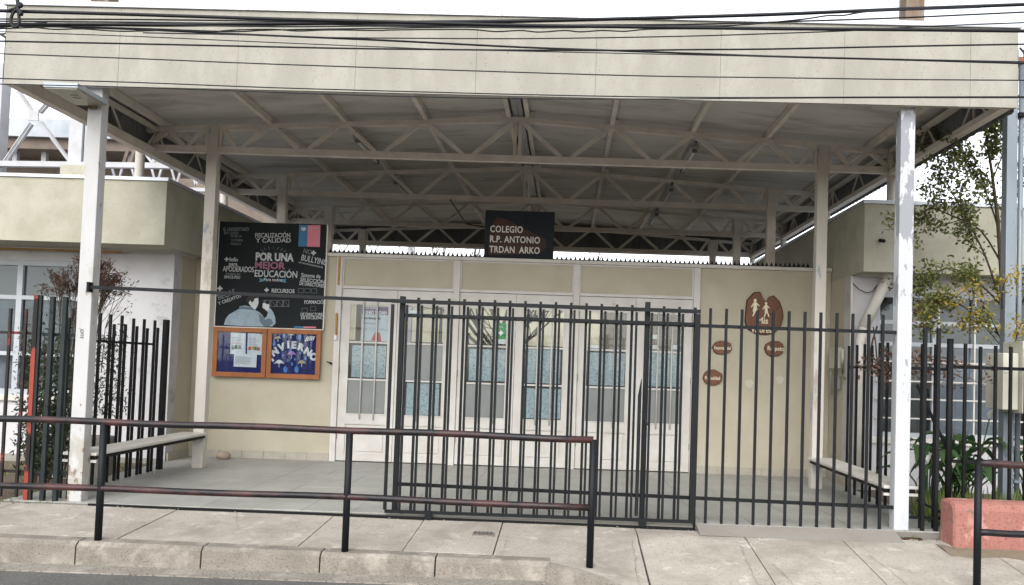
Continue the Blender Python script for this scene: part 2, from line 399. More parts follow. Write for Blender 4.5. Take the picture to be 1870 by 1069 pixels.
# flare of the dropped kerb between the kerb stones and the ramp
fl = MB(); n = 10
for k in range(n):
    xa, xb = lerp(.165, 1.325, k/n), lerp(.165, 1.325, (k+1)/n)
    ya = -1.025 if xa < .62 else lerp(-1.16, -1.715, (xa-.62)/.72); yb = -1.025 if xb < .62 else lerp(-1.16, -1.715, (xb-.62)/.72)
    for j in range(6):
        t0, t1 = j/6, (j+1)/6
        q = [(xa, lerp(ya, -.465, t0)), (xb, lerp(yb, -.465, t0)), (xb, lerp(yb, -.465, t1)), (xa, lerp(ya, -.465, t1))]
        fl.quad(*[(x, y, zs(x, y)) for x, y in q])
    fl.quad((xa, ya, zs(xa, ya)), (xa, ya, -.4), (xb, yb, -.4), (xb, yb, zs(xb, yb)))
fl.build('paving_slab', 'walk', pav)
# kerb stones
kx = [-9.2, -8.1, -7.0, -5.95, -4.9, -3.92, -2.98, -2.03, -1.13, -.26, .61]
kerb = struct(MB().box(-9.2, .6, -1.14, -1.05, -.4, -.29).build('kerb', 'kerb'))
for a, b in zip(kx[:-1], kx[1:]):
    m = MB(); n = 9; pr = [(-1.03, 0, 0), (-1.15, 0, -.004), (-1.178, 0, -.03), (-1.19, 0, -.16)]; i = 0
    for k in range(n+1):
        x = lerp(a+.006, b-.006, k/n); zt = zs(x, -1.03)
        e = .012*mnoise.noise((x*7, 1.3, 0)); e2 = .010*mnoise.noise((x*9, 4.3, 0))
        m.v += [Vector((x, -1.03, zt)), Vector((x, -1.145+e, zt-.003+e2*.4)), Vector((x, -1.178+e, zt-.032+e2)), Vector((x, -1.19, -.36)), Vector((x, -1.03, -.36))]
        if k:
            for q in range(4):
                p = (k-1)*5+q; m.f.append((p, p+1, p+6, p+5))
    m.f.append((0, 1, 2, 3, 4)); m.f.append(tuple(n*5+q for q in (4, 3, 2, 1, 0)))
    m.build('kerb_stone', 'kerb', kerb)
m = MB()
for k in range(8):
    xa, xb = lerp(.622, 1.335, k/8), lerp(.622, 1.335, (k+1)/8)
    ya, yb = lerp(-1.16, -1.715, (xa-.62)/.72), lerp(-1.16, -1.715, (xb-.62)/.72)
    m.quad((xa, ya+.0, zs(xa, ya)+.003), (xb, yb, zs(xb, yb)+.003), (xb-.03, yb-.05, zs(xb, yb)-.01), (xa-.03, ya-.05, zs(xa, ya)-.01))
    m.quad((xa-.03, ya-.05, zs(xa, ya)-.01), (xb-.03, yb-.05, zs(xb, yb)-.01), (xb-.05, yb-.07, -.4), (xa-.05, ya-.07, -.4))
m.build('kerb_stone', 'kerb', kerb)

vc = thing('valve_cover', (0.03, -.47, zs(.03, -.47)), 'small worn metal valve cover set flush in the pavement before the gate', 'cover')
vb = MB(); grid(vb, -.06, .12, -.53, -.42, 4, 3, lambda x, y: zs(x, y)+.012, .03); vb.build('frame', 'kerb', vc)
for k in range(5): MB().box(-.05+.033*k, -.03+.033*k, -.52, -.43, zs(0, -.47)+.010, zs(0, -.47)+.019).build('rib', 'asphalt', vc)
# porch floor: concrete base with square tiles; slight fall towards the street
def zf(X, Y): return -.004-.035*clamp((.55-Y)/.6, 0, 1)*smooth(X, 1.7, 2.2)
flo = struct(MB().box(-4.34, 4.19, -.045, YW+.02, -.2, -.012).build('porch_floor', 'floorjoint'))
NX, NY = 19, 8
for a in range(NX):
    for b in range(NY):
        x0, x1 = lerp(-4.33, 4.18, a/NX), lerp(-4.33, 4.18, (a+1)/NX); y0, y1 = lerp(-.04, YW, b/NY), lerp(-.04, YW, (b+1)/NY)
        z = rj.uniform(-.001, .001)
        MB().box(x0+.002, x1-.002, y0+.002, y1-.002, -.011, z).build('floor_tile', 'floor', flo)
struct(grid(MB(), 1.88, 3.64, -.27, -.042, 8, 4, lambda x, y: lerp(-.002, zs(x, -.27)+.002, (-.042-y)/.228), 0).build('apron', 'apron'))
# earth beds either side
for x0, x1 in ((-12, -4.36), (4.21, 12)):
    struct(grid(MB(), x0, x1, -.04, 3.1, 40, 16, lambda x, y: -.035+.03*mnoise.noise((x*1.6, y*1.6, 2))-.02*(abs(x) > 6), .2).build('earth_bed', 'dirt'))
# sand drift at the foot of the painted wall and the post
struct(grid(MB(), 3.9, 6.5, -.62, -.2, 30, 8, lambda x, y: zs(x, y)+.012*(1-abs(y+.42)/.2)+.012*mnoise.noise((x*5, y*5, 0)), 0).build('sand_strip', 'sand'))

# ------------------------------------------------------------------ entrance canopy
can = thing('entrance_canopy', (0, 0, 0), 'large flat-fronted steel entrance canopy with cream fascia on white columns', 'canopy')
FT = lambda x: 4.468+.0058*(x+4.5)     # fascia top
FB = lambda x: 3.752+.0058*(x+4.5)     # fascia bottom
jx = [-4.5, -3.46, -2.38, -1.31, -.22, .86, 1.98, 3.09, 4.22, 4.645]
for k, (a, b) in enumerate(zip(jx[:-1], jx[1:])):
    g = .0012; m = MB(); i = 0; dy = rj.uniform(-.001, .001)
    for (x, y) in ((a+g, -.1), (b-g, -.1), (b-g, -.075), (a+g, -.075)):
        m.v += [Vector((x, y+dy, FB(x))), Vector((x, y+dy, FT(x)))]
    m.f = [(0, 2, 3, 1), (2, 4, 5, 3), (4, 6, 7, 5), (6, 0, 1, 7), (1, 3, 5, 7), (0, 6, 4, 2)]
    m.build('fascia_panel', 'fascia', can)
MB().bar((-4.49, -.050, 4.115), (4.635, -.050, 4.165), .04, .66).build('fascia_backing', 'fascia', can)
MB().bar((-4.5, -.055, 3.768), (4.645, -.055, 3.821), .036, .02).build('bottom_trim', 'whitepaint', can)
fm = MB()
for a, b in zip([-4.53, -2.3, 0, 2.4], [-2.3, 0, 2.4, 4.67]):
    fm.bar((a+.001, -.07, FT(a)+.026), (b-.001, -.07, FT(b)+.026), .10, .046)
fm.build('cap_flashing', 'flashing', can, bevel=.004)
# columns
COLF = []
for r in range(5):
    y0 = r*S
    for sx in (-1, 1):
        zt = 3.80 if r == 0 else 4.15
        xa, xb = sorted((sx*H, sx*(H+CWX)))
        if r == 0: mat = 'colpaint' if sx < 0 else 'colpeel'
        elif r == 1: mat = 'colbeige'
        else: mat = 'truss'
        m = MB(); zb = -.03 if (r == 0 and sx < 0) else (-.068 if r == 0 else .0)
        lean = 0.0
        m.box(xa, xb, y0, y0+CWY, zb, zt)
        c = m.build('column', mat, can, bevel=.006)
        if r == 0: COLF.append(c)
        if r == 0: c['label'] = 'white front column with worn foot, a flat lamp on it' if sx < 0 else 'white front column with large grey patches of peeling paint'
        if r == 0:
            MB().box(xa-.02, xb+.02, y0+.01, y0+CWY+.02, zb-.03, zb+.012).build('base_plate', 'rusty', c)
text('JOFTS', .042, (-H-.085, -.0025, 1.56), 'hair', COLF[0], 'graffiti', rot=-math.pi/2, shear=.3, sx=.8)
# round pipes standing on the wing roofs
for sx, xx in ((-1, -4.615), (1, 4.56)):
    for r in (1, 2, 3, 4):
        MB().tube([(xx, r*S+.05, 3.3), (xx, r*S+.05, 4.13)], .055, 16, False).build('pipe_column', 'colbeige', can, smooth=True)
# roof stubs
for xx in (-3.735, 3.77):
    st = MB().box(xx-.085, xx+.085, .02, .19, 4.3, 5.15).build('column_stub', 'rusty', can, bevel=.006)
    MB().bar((xx-.15, .0, 4.62), (xx+.05, .0, 4.62), .012, .012).build('bracket', 'rusty', st)
# trusses
def ztop(x): return 4.384-.0586*abs(x)
ZB = 3.829
for r in (1, 2, 3, 4):
    y = r*S+.055
    t = MB().bar((-.0, y, ZB+.04), (.0001, y, ZB+.04), .01, .01)
    t = MB()
    for xa, xb in ((-H, H), (-4.56, -H-CWX), (H+CWX, 4.5)):
        t.bar((xa, y, ZB+.04), (xb, y, ZB+.04), .075, .08)
    tr = t.build('truss', 'truss', can)
    tc_ = MB()
    for xa, xb in ((-H, 0), (0, H), (-4.56, -H-CWX), (H+CWX, 4.5)):
        tc_.bar((xa, y, ztop(xa)-.028), (xb, y, ztop(xb)-.028), .07, .055)
    tc_.build('top_chord', 'truss', tr)
    for dx in (-.031, .031): MB().box(dx-.02, dx+.02, y-.03, y+.03, ZB+.08, ztop(0)-.05).build('king_post', 'truss', tr)
    for sx in (-1, 1):
        tops = [.05, 1.147, 2.135, 3.02]; bots = [.59, 1.665, 2.61, 3.41]
        seg = []
        for k in range(4):
            seg.append(((tops[k]+(.07 if k else 0)), bots[k]-.05))
            if k < 3: seg.append((tops[k+1]-.05, bots[k]+.07))
        seg.append((3.60, 3.45)); seg += [(3.84, 4.03), (4.27, 4.07), (4.31, 4.52)]
        for xt, xb in seg:
            MB().bar((sx*xt, y, ztop(xt)-.05), (sx*xb, y, ZB+.075), .05, .05, (0, 1, 0)).build('diagonal', 'truss', tr)
        for xv in (3.63, 3.80):
            MB().box(sx*xv-.018, sx*xv+.018, y-.028, y+.028, ZB+.08, ztop(xv)-.05).build('post', 'truss', tr)
# purlins and the boards above them
pur = [-4.33, -3.03, -2.12, -1.13, -.115, .115, 1.147, 2.135, 3.04, 4.30]
for xp in pur:
    z = ztop(xp)+.035
    MB().box(xp-.026, xp+.026, -.02, 4*S+.12, z-.035, z+.045).build('purlin', 'truss', can)
    for r in (1, 2, 3, 4):
        sx = 1 if xp > 0 else -1
        MB().box(xp+sx*.028, xp+sx*.085, r*S+.02, r*S+.09, z-.034, z+.036).build('cleat', 'truss', can)
edges = [-4.535]+pur+[4.63]
ye = [-.07, 1.22, 2.46, 3.7, 4.94, 6.2, 7.42, 8.66, 10.1]
for a, b in zip(edges[:-1], edges[1:]):
    if a == -.115: continue
    for c, d in zip(ye[:-1], ye[1:]):
        za, zb = ztop(a)+.084, ztop(b)+.084; dz = rj.uniform(0, .003)
        m = MB(); i = 0
        ga = .0 if (a in (-4.535,)) else .004; gb = .0 if b == 4.63 else .004
        for (x, zz) in ((a+ga, za), (b-gb, zb)):
            m.v += [Vector((x, c+.003, zz+dz)), Vector((x, d-.003, zz+dz)), Vector((x, d-.003, zz+dz+.012)), Vector((x, c+.003, zz+dz+.012))]
        m.f = [(0, 1, 5, 4), (1, 2, 6, 5), (2, 3, 7, 6), (3, 0, 4, 7), (0, 3, 2, 1), (4, 5, 6, 7)]
        m.build('ceiling_board', 'soffit', can)
m = MB()
for a, b in ((-4.62, 0), (0, 4.72)): m.quad((a, -.06, ztop(a)+.115), (b, -.06, ztop(b)+.115), (b, 4*S+.3, ztop(b)+.115), (a, 4*S+.3, ztop(a)+.115))
m.build('light_block_roof', 'roofgrey', can)  # unseen continuous top sheet, added to stop light leaking between the ceiling boards
MB().box(-.06, .0, -.05, 4*S, 4.40, 4.41).box(.005, .06, -.05, 4*S, 4.402, 4.412).build('ridge_strip', 'flashing', can)
# side trusses with corrugated cladding outside them
for sx, xx in ((-1, -4.50), (1, 4.60)):
    t = MB().box(min(xx, xx+sx*-.09), max(xx, xx-sx*.09), -.07, 4*S+.15, 3.752 if sx < 0 else 3.80, 3.86)
    st = t.build('side_truss', 'truss', can)
    xo = xx+sx*.0
    MB().box(xx-.03-sx*.05, xx+.03-sx*.05, -.05, 4*S+.12, 4.09, 4.135).build('top_chord', 'truss', st)
    k = 0; yy = .25
    while yy < 4*S-.3:
        MB().bar((xx-sx*.05, yy, 3.86), (xx-sx*.05, yy+.22, 4.09), .018, .018).build('diagonal', 'truss', st)
        MB().bar((xx-sx*.05, yy+.26, 4.09), (xx-sx*.05, yy+.48, 3.86), .018, .018).build('diagonal', 'truss', st)
        if k % 2 == 0: MB().box(xx-sx*.05-.012, xx-sx*.05+.012, yy+.232, yy+.25, 3.86, 4.09).build('post', 'truss', st)
        yy += 1.05; k += 1
    cl = MB(); n = 150; y0, y1 = -.06, 4*S+.2
    for q in range(n+1):
        yq = lerp(y0, y1, q/n); xq = xx+sx*(.035+(.018 if q % 2 else 0)); cl.v += [Vector((xq, yq, 3.78)), Vector((xq, yq, 4.50))]
        if q: cl.f.append((2*q-2, 2*q, 2*q+1, 2*q-1))
    cl.build('corrugated_cladding', 'cladding', can, fix=False)
rc = MB(); n = 130
for q in range(n+1):
    xq = lerp(-4.5, 4.6, q/n); yq = 4*S+.22+(.018 if q % 2 else 0); rc.v += [Vector((xq, yq, 3.86)), Vector((xq, yq, 4.5))]
    if q: rc.f.append((2*q-2, 2*q, 2*q+1, 2*q-1))
rc.build('corrugated_cladding', 'cladding', can, fix=False)
MB().bar((-4.5, 4*S+.2, 3.85), (4.6, 4*S+.2, 3.85), .04, .05).build('rear_beam', 'truss', can)

# ------------------------------------------------------------------ entrance wall with doors
wall = thing('entrance_wall', (0, YW, 0), 'cream entrance wall with three pairs of white glazed doors under the canopy', 'wall')
WT = 2.745
MB().box(-4.35, -2.444, YW, YW+.12, 0, WT).build('wall_panel', 'wallcream', wall)
MB().box(2.448, 4.2, YW, YW+.12, 0, WT).build('wall_panel', 'wallcream', wall)
px_ = [(-2.444, -2.365), (-.859, -.778), (.75, .83), (2.36, 2.448)]
for a, b in px_: MB().box(a, b, YW-.025, YW+.1, .0, WT-.001).build('post', 'doorpaint', wall, bevel=.003)
for k in range(3):
    a, b = px_[k][1], px_[k+1][0]
    MB().box(a+.001, b-.001, YW+.01, YW+.1, 2.357, WT-.001).build('wall_panel', 'wallcream', wall)
    MB().box(a+.001, b-.001, YW-.012, YW+.1, 2.318, 2.356).build('door_head', 'doorpaint', wall, bevel=.003)
    MB().box(a+.001, a+.02, YW-.008, YW+.009, 2.357, WT-.002).box(b-.02, b-.001, YW-.008, YW+.009, 2.357, WT-.002).box(a+.021, b-.021, YW-.008, YW+.009, WT-.022, WT-.002).build('panel_bead', 'doorpaint', wall)
MB().box(-2.6, 4.2, YW-.04, YW+.14, WT, WT+.046).build('coping', 'whitepaint', wall, bevel=.004)
MB().box(-4.35, -2.601, YW-.02, YW+.13, WT, WT+.04).build('coping', 'whitepaint', wall, bevel=.004)
# skirting tiles
for a, b in ((-4.2, -2.45), (2.452, 4.2)):
    n = round((b-a)/.285)
    for k in range(n):
        x0, x1 = lerp(a, b, k/n), lerp(a, b, (k+1)/n)
        MB().box(x0+.002, x1-.002, YW-.014-rj.uniform(0, .002), YW-.001, .001, .10).build('skirting_tile', 'plinth', wall)
# spikes along the coping
sp = MB(); sp.box(-2.6, 3.98, YW+.03, YW+.07, WT+.047, WT+.066); x = -2.56
while x < 3.95:
    z = WT+.066; hh = .056+rj.uniform(-.008, .008); q = .017
    for sgn in (1,):
        sp.v += [Vector((x-q, YW+.04, z)), Vector((x+q, YW+.04, z)), Vector((x+q, YW+.06, z)), Vector((x-q, YW+.06, z)), Vector((x+rj.uniform(-.004, .004), YW+.05, z+hh))]
        i = len(sp.v)-5; sp.f += [(i, i+1, i+4), (i+1, i+2, i+4), (i+2, i+3, i+4), (i+3, i, i+4)]
    x += .0615
tag(sp.build('spike_strip', 'blackmetal', wall), None, None, kind='stuff')
# doors : rows (top, middle, bottom) of each leaf
LEAF = [('glass', 'curtainfilm', 'greypane'), ('glass', 'greypane', 'curtainfilm'), ('glass', 'curtainfilm', 'greypane'),
        ('glass', 'curtainfilm', 'curtainfilm'), ('glass', 'curtainfilm', 'greypane'), ('glass', 'curtainfilm', 'greypane')]
li = 0; leaf_x = []
for k in range(3):
    a, b = px_[k][1], px_[k+1][0]; mid = (a+b)/2
    for (x0, x1) in ((a+.004, mid-.003), (mid+.003, b-.004)):
        y0, y1 = YW+.004, YW+.05
        gx0, gx1 = x0+.105, x1-.10; gz0, gz1 = .63, 2.12
        d = MB().box(x0, gx0, y0, y1, .012, 2.312).box(gx1, x1, y0, y1, .012, 2.312)
        d.box(gx0, gx1, y0+.001, y1, gz1, 2.311).box(gx0, gx1, y0+.001, y1, .50, gz0).box(gx0, gx1, y0+.001, y1, .013, .10)
        dr = d.build('door', 'doorpaint', wall)
        leaf_x.append((x0, x1, gx0, gx1, dr))
        MB().box(gx0, gx1, y0+.022, y1-.005, .10, .50).build('lower_panel', 'doorpaint', dr)
        MB().box(gx0+.03, gx1-.03, y0+.010, y0+.021, .14, .46).build('raised_panel', 'doorpaint', dr, bevel=.004)
        # glazing bead
        bd = MB().box(gx0, gx0+.014, y0-.008, y0+.0, gz0, gz1).box(gx1-.014, gx1, y0-.008, y0+.0, gz0, gz1).box(gx0+.0141, gx1-.0141, y0-.008, y0, gz1-.014, gz1).box(gx0+.0141, gx1-.0141, y0-.008, y0, gz0, gz0+.014)
        bd.build('glazing_bead', 'doorpaint', dr)
        zz = [gz0+.014, 1.10, 1.60, gz1-.014]
        for r in (1, 2): MB().box(gx0+.0142, gx1-.0142, y0-.004, y0+.02, zz[r]-.011, zz[r]+.011).build('glazing_bar', 'doorpaint', dr)
        for r in range(3):
            mt = LEAF[li][2-r]
            za, zb = zz[r]+(.012 if r else 0), zz[r+1]-(.012 if r < 2 else 0)
            MB().box(gx0+.0142, gx1-.0142, y0+.014, y0+.018, za, zb).build('pane', 'glass' if mt == 'glass' else ('glass' if mt == 'curtainfilm' else 'greypane'), dr)
            if mt == 'curtainfilm':
                mg = .03
                MB().box(gx0+.0142+mg+rj.uniform(0, .03), gx1-.0142-rj.uniform(.0, .04), y0+.022, y0+.024, za+rj.uniform(.0, .03), zb-rj.uniform(.0, .04)).build('curtain', 'curtainfilm', dr)
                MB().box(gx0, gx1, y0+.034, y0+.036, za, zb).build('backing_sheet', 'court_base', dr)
        for q in (.36, .70):
            xb = lerp(gx0, gx1, q)
            MB().tube([(xb, y0-.014, gz0-.06), (xb, y0-.014, gz1+.035)], .0105, 8).build('security_bar', 'doorpaint', dr, smooth=True)
        hx = x0 if (li % 2 == 0) else x1
        for hz in (.30, 1.18, 2.02):
            MB().tube([(hx, y0-.012, hz), (hx, y0-.012, hz+.09)], .009, 8).build('hinge', 'hinge', dr)
        li += 1
# prints behind the panes
x0, x1, g0, g1, dr = leaf_x[0]
yb = YW+.0235
MB().box(g0+.16, g1-.02, yb, yb+.002, 1.62, 2.09).build('poster', 'posterpale', dr)
MB().box(g0+.165, g1-.02, yb-.002, yb-.001, 1.98, 2.085).build('poster_band', 'posterpurple', dr)
text('TONIO TRDAN', .066, (g0+.17, yb-.004, 1.985), 'white_plain', dr, sx=.72, bold=.001)
text('AGIO REVERE', .05, (g0+.17, yb-.004, 2.05), 'white_plain', dr, sx=.72)
text('Ilustre Municipalidad', .046, (g0+.17, yb-.004, 1.915), 'dark_inside', dr, sx=.66, bold=.001)
text('Departamento de Educación', .028, (g0+.17, yb-.004, 1.85), 'print_grey', dr, sx=.75)
MB().poly([(g0+.30, yb-.003, 1.63), (g0+.44, yb-.003, 1.62), (g0+.42, yb-.003, 1.73), (g0+.36, yb-.003, 1.76)], .001).build('poster_shape', 'posterred', dr)
x0, x1, g0, g1, dr = leaf_x[2]
MB().box(g1-.16, g1-.02, YW+.0235, YW+.0255, 1.64, 1.92).build('sticker', 'white_plain', dr)
MB().box(g1-.158, g1-.021, YW+.0205, YW+.0225, 1.70, 1.92).build('sticker_face', 'green_sticker', dr)
text('SALIDA', .03, (g1-.15, YW+.019, 1.86), 'white_plain', dr, sx=.9)
MB().poly([(g1-.135, YW+.019, 1.80), (g1-.10, YW+.019, 1.80), (g1-.10, YW+.019, 1.83), (g1-.055, YW+.019, 1.785), (g1-.10, YW+.019, 1.74), (g1-.10, YW+.019, 1.77), (g1-.135, YW+.019, 1.77)], .001).build('arrow', 'white_plain', dr)
for (q, dx0, dx1, za, zb) in ((5, .02, .07, 1.77, 1.83), (5, .12, .20, 1.77, 1.83), (5, .02, .07, 1.64, 1.69), (5, .12, .20, 1.64, 1.69), (5, .38, .46, 1.64, 1.70), (4, .06, .2, 1.62, 1.665), (1, .05, .22, 1.98, 2.05)):
    x0, x1, g0, g1, dr = leaf_x[q]
    MB().box(g0+dx0, g0+dx1, YW+.0235, YW+.0255, za, zb).build('note', 'white_plain', dr)
# stained strip and cord on the first door post
st = MB().box(-2.425, -2.392, YW-.031, YW-.026, 2.36, WT).box(-2.42, -2.395, YW-.031, YW-.026, 1.62, 1.95); st.build('stain_strip', 'tape', wall)
MB().box(-2.428, -2.405, YW-.05, YW-.026, 1.70, 1.98).build('bell_push', 'tape', wall)
MB().tube([(-2.416, YW-.04, 1.68), (-2.416, YW-.04, 1.62)], .022, 10).build('bell_knob', 'white_plain', wall)
MB().tube([(-2.47, YW-.002, 1.30), (-2.47, YW-.05, 1.31)], .014, 8).tube([(-2.47, YW-.05, 1.31), (-2.52, YW-.05, 1.325)], .008, 6).build('door_stop', 'blackmetal', wall)

# name board above the doors
sg = thing('name_board', (0, YW+.1, 2.80), 'dark name board with white lettering over the centre of the entrance wall', 'sign')
a, b, c, d = -.475, .462, 2.80, 3.445
MB().box(a, b, YW+.03, YW+.06, c, d).build('board', 'signboard', sg)
MB().box(a+.05, a+.08, YW+.06, YW+.09, 2.76, d-.05).box(b-.08, b-.05, YW+.06, YW+.09, 2.76, d-.05).build('bracket', 'blackmetal', sg)
MB().poly([(a+.06, YW+.0275, c+.04), (a+.72, YW+.0275, c+.07), (b-.10, YW+.0275, c+.16), (b-.10, YW+.0275, c+.27), (a+.5, YW+.0275, c+.42), (a+.30, YW+.0275, c+.52), (a+.16, YW+.0275, c+.55), (a+.11, YW+.0275, c+.50), (a+.10, YW+.0275, c+.42), (a+.06, YW+.0275, c+.34)], .0015).build('painted_shape', 'signbrown', sg)
for s_, zz in (('COLEGIO', 3.148), ('R.P. ANTONIO', 3.012), ('TRDAN', 2.872), ('ARKO', 2.8721)):
    text(s_, .125, (-.405 if s_ != 'ARKO' else .0, YW+.0235, zz), 'signletter', sg, sx=.78, bold=.0022, spacing=1.08)

# ------------------------------------------------------------------ banner on the wall
YB = YW-.05
ban = thing('poster_banner', (-3.3, YB, 1.75), 'tall black chalk-lettered poster with a boy seen from behind', 'poster')
bl, br, bb, bt = -4.04, -2.592, 1.755, 3.165
MB().box(bl, br, YB, YB+.02, bb, bt).build('sheet', 'banner', ban)
MB().box(bl-.012, bl-.001, YB-.004, YB+.024, bb, bt).box(br+.001, br+.014, YB-.004, YB+.024, bb-.01, bt).box(bl-.012, br+.014, YB-.004, YB+.024, bb-.016, bb-.001).build('edge_frame', 'bannerback', ban)
MB().box(bl+.1, bl+.14, YB+.021, YB+.05, bb+.1, bt-.05).box(br-.14, br-.1, YB+.021, YB+.05, bb+.1, bt-.05).build('batten', 'wood', ban)
KZ = .2994
def bz(u, v, dy=.004):      # point on the poster read off the photograph's enlargement
    p = P(370+u*KZ, 390+v*KZ, YB); return Vector((p.x, YB-dy, p.z))
def bt_(s_, u, v, size, mat='chalk', rot=-.00, bold=0.0, sx=1, align='LEFT'):
    text(s_, size, bz(u, v), mat, ban, sx=sx, bold=bold, rot=rot, align=align)
px = .2994/136.2
def bh(h): return h*px*1.38
bt_('EL UNIVERSITARIO', 127, 108, bh(22), 'chalkdim', .04, .0005, .62); bt_('EN LINEA', 130, 128, bh(17), 'chalkdim', .04, .0, .9)
bt_('MI BECA', 172, 145, bh(16), 'chalkdim', sx=.8); bt_('TU MAPA', 172, 170, bh(16), 'chalkdim', sx=.8); bt_('PÚBLICO', 172, 192, bh(14), 'chalkdim', sx=.8)
bt_('FISCALIZACIÓN', 320, 148, bh(29), 'chalk', .035, .0008, .76); bt_('Y CALIDAD', 326, 178, bh(27), 'chalk', .035, .0008, 1.12)
bt_('POR UNA', 322, 285, bh(48), 'chalk', 0, .006, .80)
bt_('MEJOR', 316, 334, bh(42), 'chalkpink', 0, .004, 1.08)
bt_('EDUCACIÓN', 315, 385, bh(42), 'chalk', 0, .0015, .78); bt_('Para todos', 372, 412, bh(20), 'chalk', 0, .0008, .95)
for q in range(7):
    a_ = math.radians(150-q*20); c0 = bz(430, 262); ra, rb = .13, .175
    MB().bar(c0+Vector((math.cos(a_)*ra*1.15, 0, math.sin(a_)*ra*.5+.03)), c0+Vector((math.cos(a_)*rb*1.15, 0, math.sin(a_)*rb*.55+.04)), .001, .006, (0, 0, 1)).build('chalk_ray', 'chalkdim', ban)
for pts in ([(345, 395), (372, 402), (370, 415), (342, 418), (352, 406)], [(475, 402), (512, 400), (505, 412), (512, 424), (472, 416)]):
    MB().poly([bz(*p) for p in pts], .001).build('ribbon', 'chalkblue', ban)
def cross(u, v, r):
    c = bz(u, v); t = r*px; MB().box(c.x-t, c.x+t, c.y, c.y+.001, c.z-t*.33, c.z+t*.33).box(c.x-t*.33, c.x+t*.33, c.y-.0005, c.y+.0005, c.z-t, c.z+t).build('plus_mark', 'chalk', ban)
cross(147, 280, 13); cross(106, 458, 16); cross(391, 467, 13); cross(677, 241, 15)
bt_('Info', 163, 292, bh(25), 'chalk', 0, .0015); bt_('para', 160, 318, bh(22), 'chalk', 0, .001); bt_('APODERADOS', 124, 353, bh(34), 'chalk', 0, .0006, .62)
bt_('CHARLAS', 140, 375, bh(14), 'chalkdim', 0, 0, 1.1); bt_('SIMCE-PSU', 131, 396, bh(18), 'chalk', 0, 0, .85)
bt_('BECAS', 97, 530, bh(36), 'chalkdim', .38, .0005, .8); bt_('Y CRÉDITOS', 99, 560, bh(20), 'chalk', .38, .0003, .95)
bt_('RECURSOS', 420, 482, bh(24), 'chalk', 0, .001, .88); bt_('PARA NIVELAR Y MEJORAR', 372, 502, bh(17), 'chalk', -.02, .0003, .66)
for u in (392, 433, 473, 510):
    q = 17; e = [bz(u-q, 530), bz(u+q, 530), bz(u+q, 568), bz(u-q, 568)]; m = MB()
    for k in range(4): m.bar(e[k], e[(k+1) % 4], .001, .005, (0, 0, 1) if k % 2 == 0 else (1, 0, 0))
    m.bar(e[0], e[2], .001, .004, (0, 0, 1)); m.build('chalk_drawing', 'chalkdim', ban)
bt_('NO', 612, 240, bh(30), 'chalkdim', -.2, .0005, .8); bt_('BULLYING', 598, 285, bh(38), 'chalk', -.18, .001, .68); bt_('NO MÁS VIOLENCIA ESCOLAR', 586, 303, bh(10), 'chalk', -.18, 0, .8)
bt_('Sistema de', 600, 387, bh(25), 'chalk', -.04, .0005, .8); bt_('SELECCIÓN', 594, 412, bh(22), 'chalk', -.08, .0008, .95); bt_('DE DIRECTORES', 590, 436, bh(22), 'chalk', -.08, .0008, .68)
bt_('FORMACIÓN', 620, 552, bh(22), 'chalk', .03, .0006, .75); bt_('DE DIRECTORES', 597, 625, bh(19), 'chalk', .03, .0004, .75); bt_('DE EXCELENCIA', 600, 645, bh(19), 'chalk', .03, .0004, .8)
for u, v in ((600, 470), (640, 470), (680, 472), (623, 590), (675, 580)):
    e = [bz(u-16, v-12), bz(u+16, v-12), bz(u+16, v+14), bz(u-16, v+14)]; m = MB()
    for k in range(4): m.bar(e[k], e[(k+1) % 4], .001, .004, (0, 0, 1) if k % 2 == 0 else (1, 0, 0))
    m.build('chalk_drawing', 'chalkdim', ban)
def bp(name, pts, mat, dy=.003): MB().poly([bz(u, v, dy) for u, v in pts], .001).build(name, mat, ban)
bp('logo_blue', [(590, 70), (640, 72), (637, 203), (584, 202)], 'flagblue'); bp('logo_pink', [(641, 72), (719, 72), (715, 205), (638, 203)], 'flagpink')
bp('logo_crest', [(600, 90), (606, 82), (614, 86), (622, 82), (632, 92), (628, 103), (616, 108), (604, 103)], 'chalk', .005)
bt_('Gobierno de', 645, 92, bh(10), 'chalk', 0, 0, .8); bt_('Chile', 645, 103, bh(10), 'chalk', 0, 0, .8)
bp('logo_blue', [(560, 688), (614, 690), (614, 698), (558, 698)], 'flagblue'); bp('logo_pink', [(615, 690), (692, 692), (692, 700), (615, 699)], 'flagpink')
bp('picture_jacket', [(130, 680), (140, 645), (160, 618), (195, 598), (222, 582), (228, 566), (262, 562), (300, 572), (326, 592), (346, 602), (366, 622), (378, 640), (392, 628), (400, 600), (385, 575), (415, 580), (432, 605), (444, 640), (446, 670), (425, 690), (330, 690), (220, 686)], 'jacket')
bp('picture_arm_shadow', [(342, 610), (368, 628), (384, 650), (398, 640), (420, 645), (432, 668), (405, 690), (372, 688), (350, 660)], 'jacketdark', .0045)
bp('picture_collar', [(220, 585), (234, 566), (300, 572), (326, 592), (300, 590), (250, 584)], 'jacketdark', .0045)
bp('picture_head', [(280, 545), (278, 520), (290, 512), (340, 516), (342, 545), (334, 568), (318, 592), (300, 574)], 'skinpale', .004)
bp('picture_hair', [(268, 540), (268, 520), (285, 505), (312, 498), (336, 490), (346, 500), (340, 515), (318, 520), (312, 535), (300, 545), (292, 530), (282, 545)], 'hair', .0055)
bp('picture_hand', [(366, 575), (368, 548), (380, 545), (392, 556), (406, 552), (408, 572), (398, 600), (384, 588)], 'skinpale', .0055)

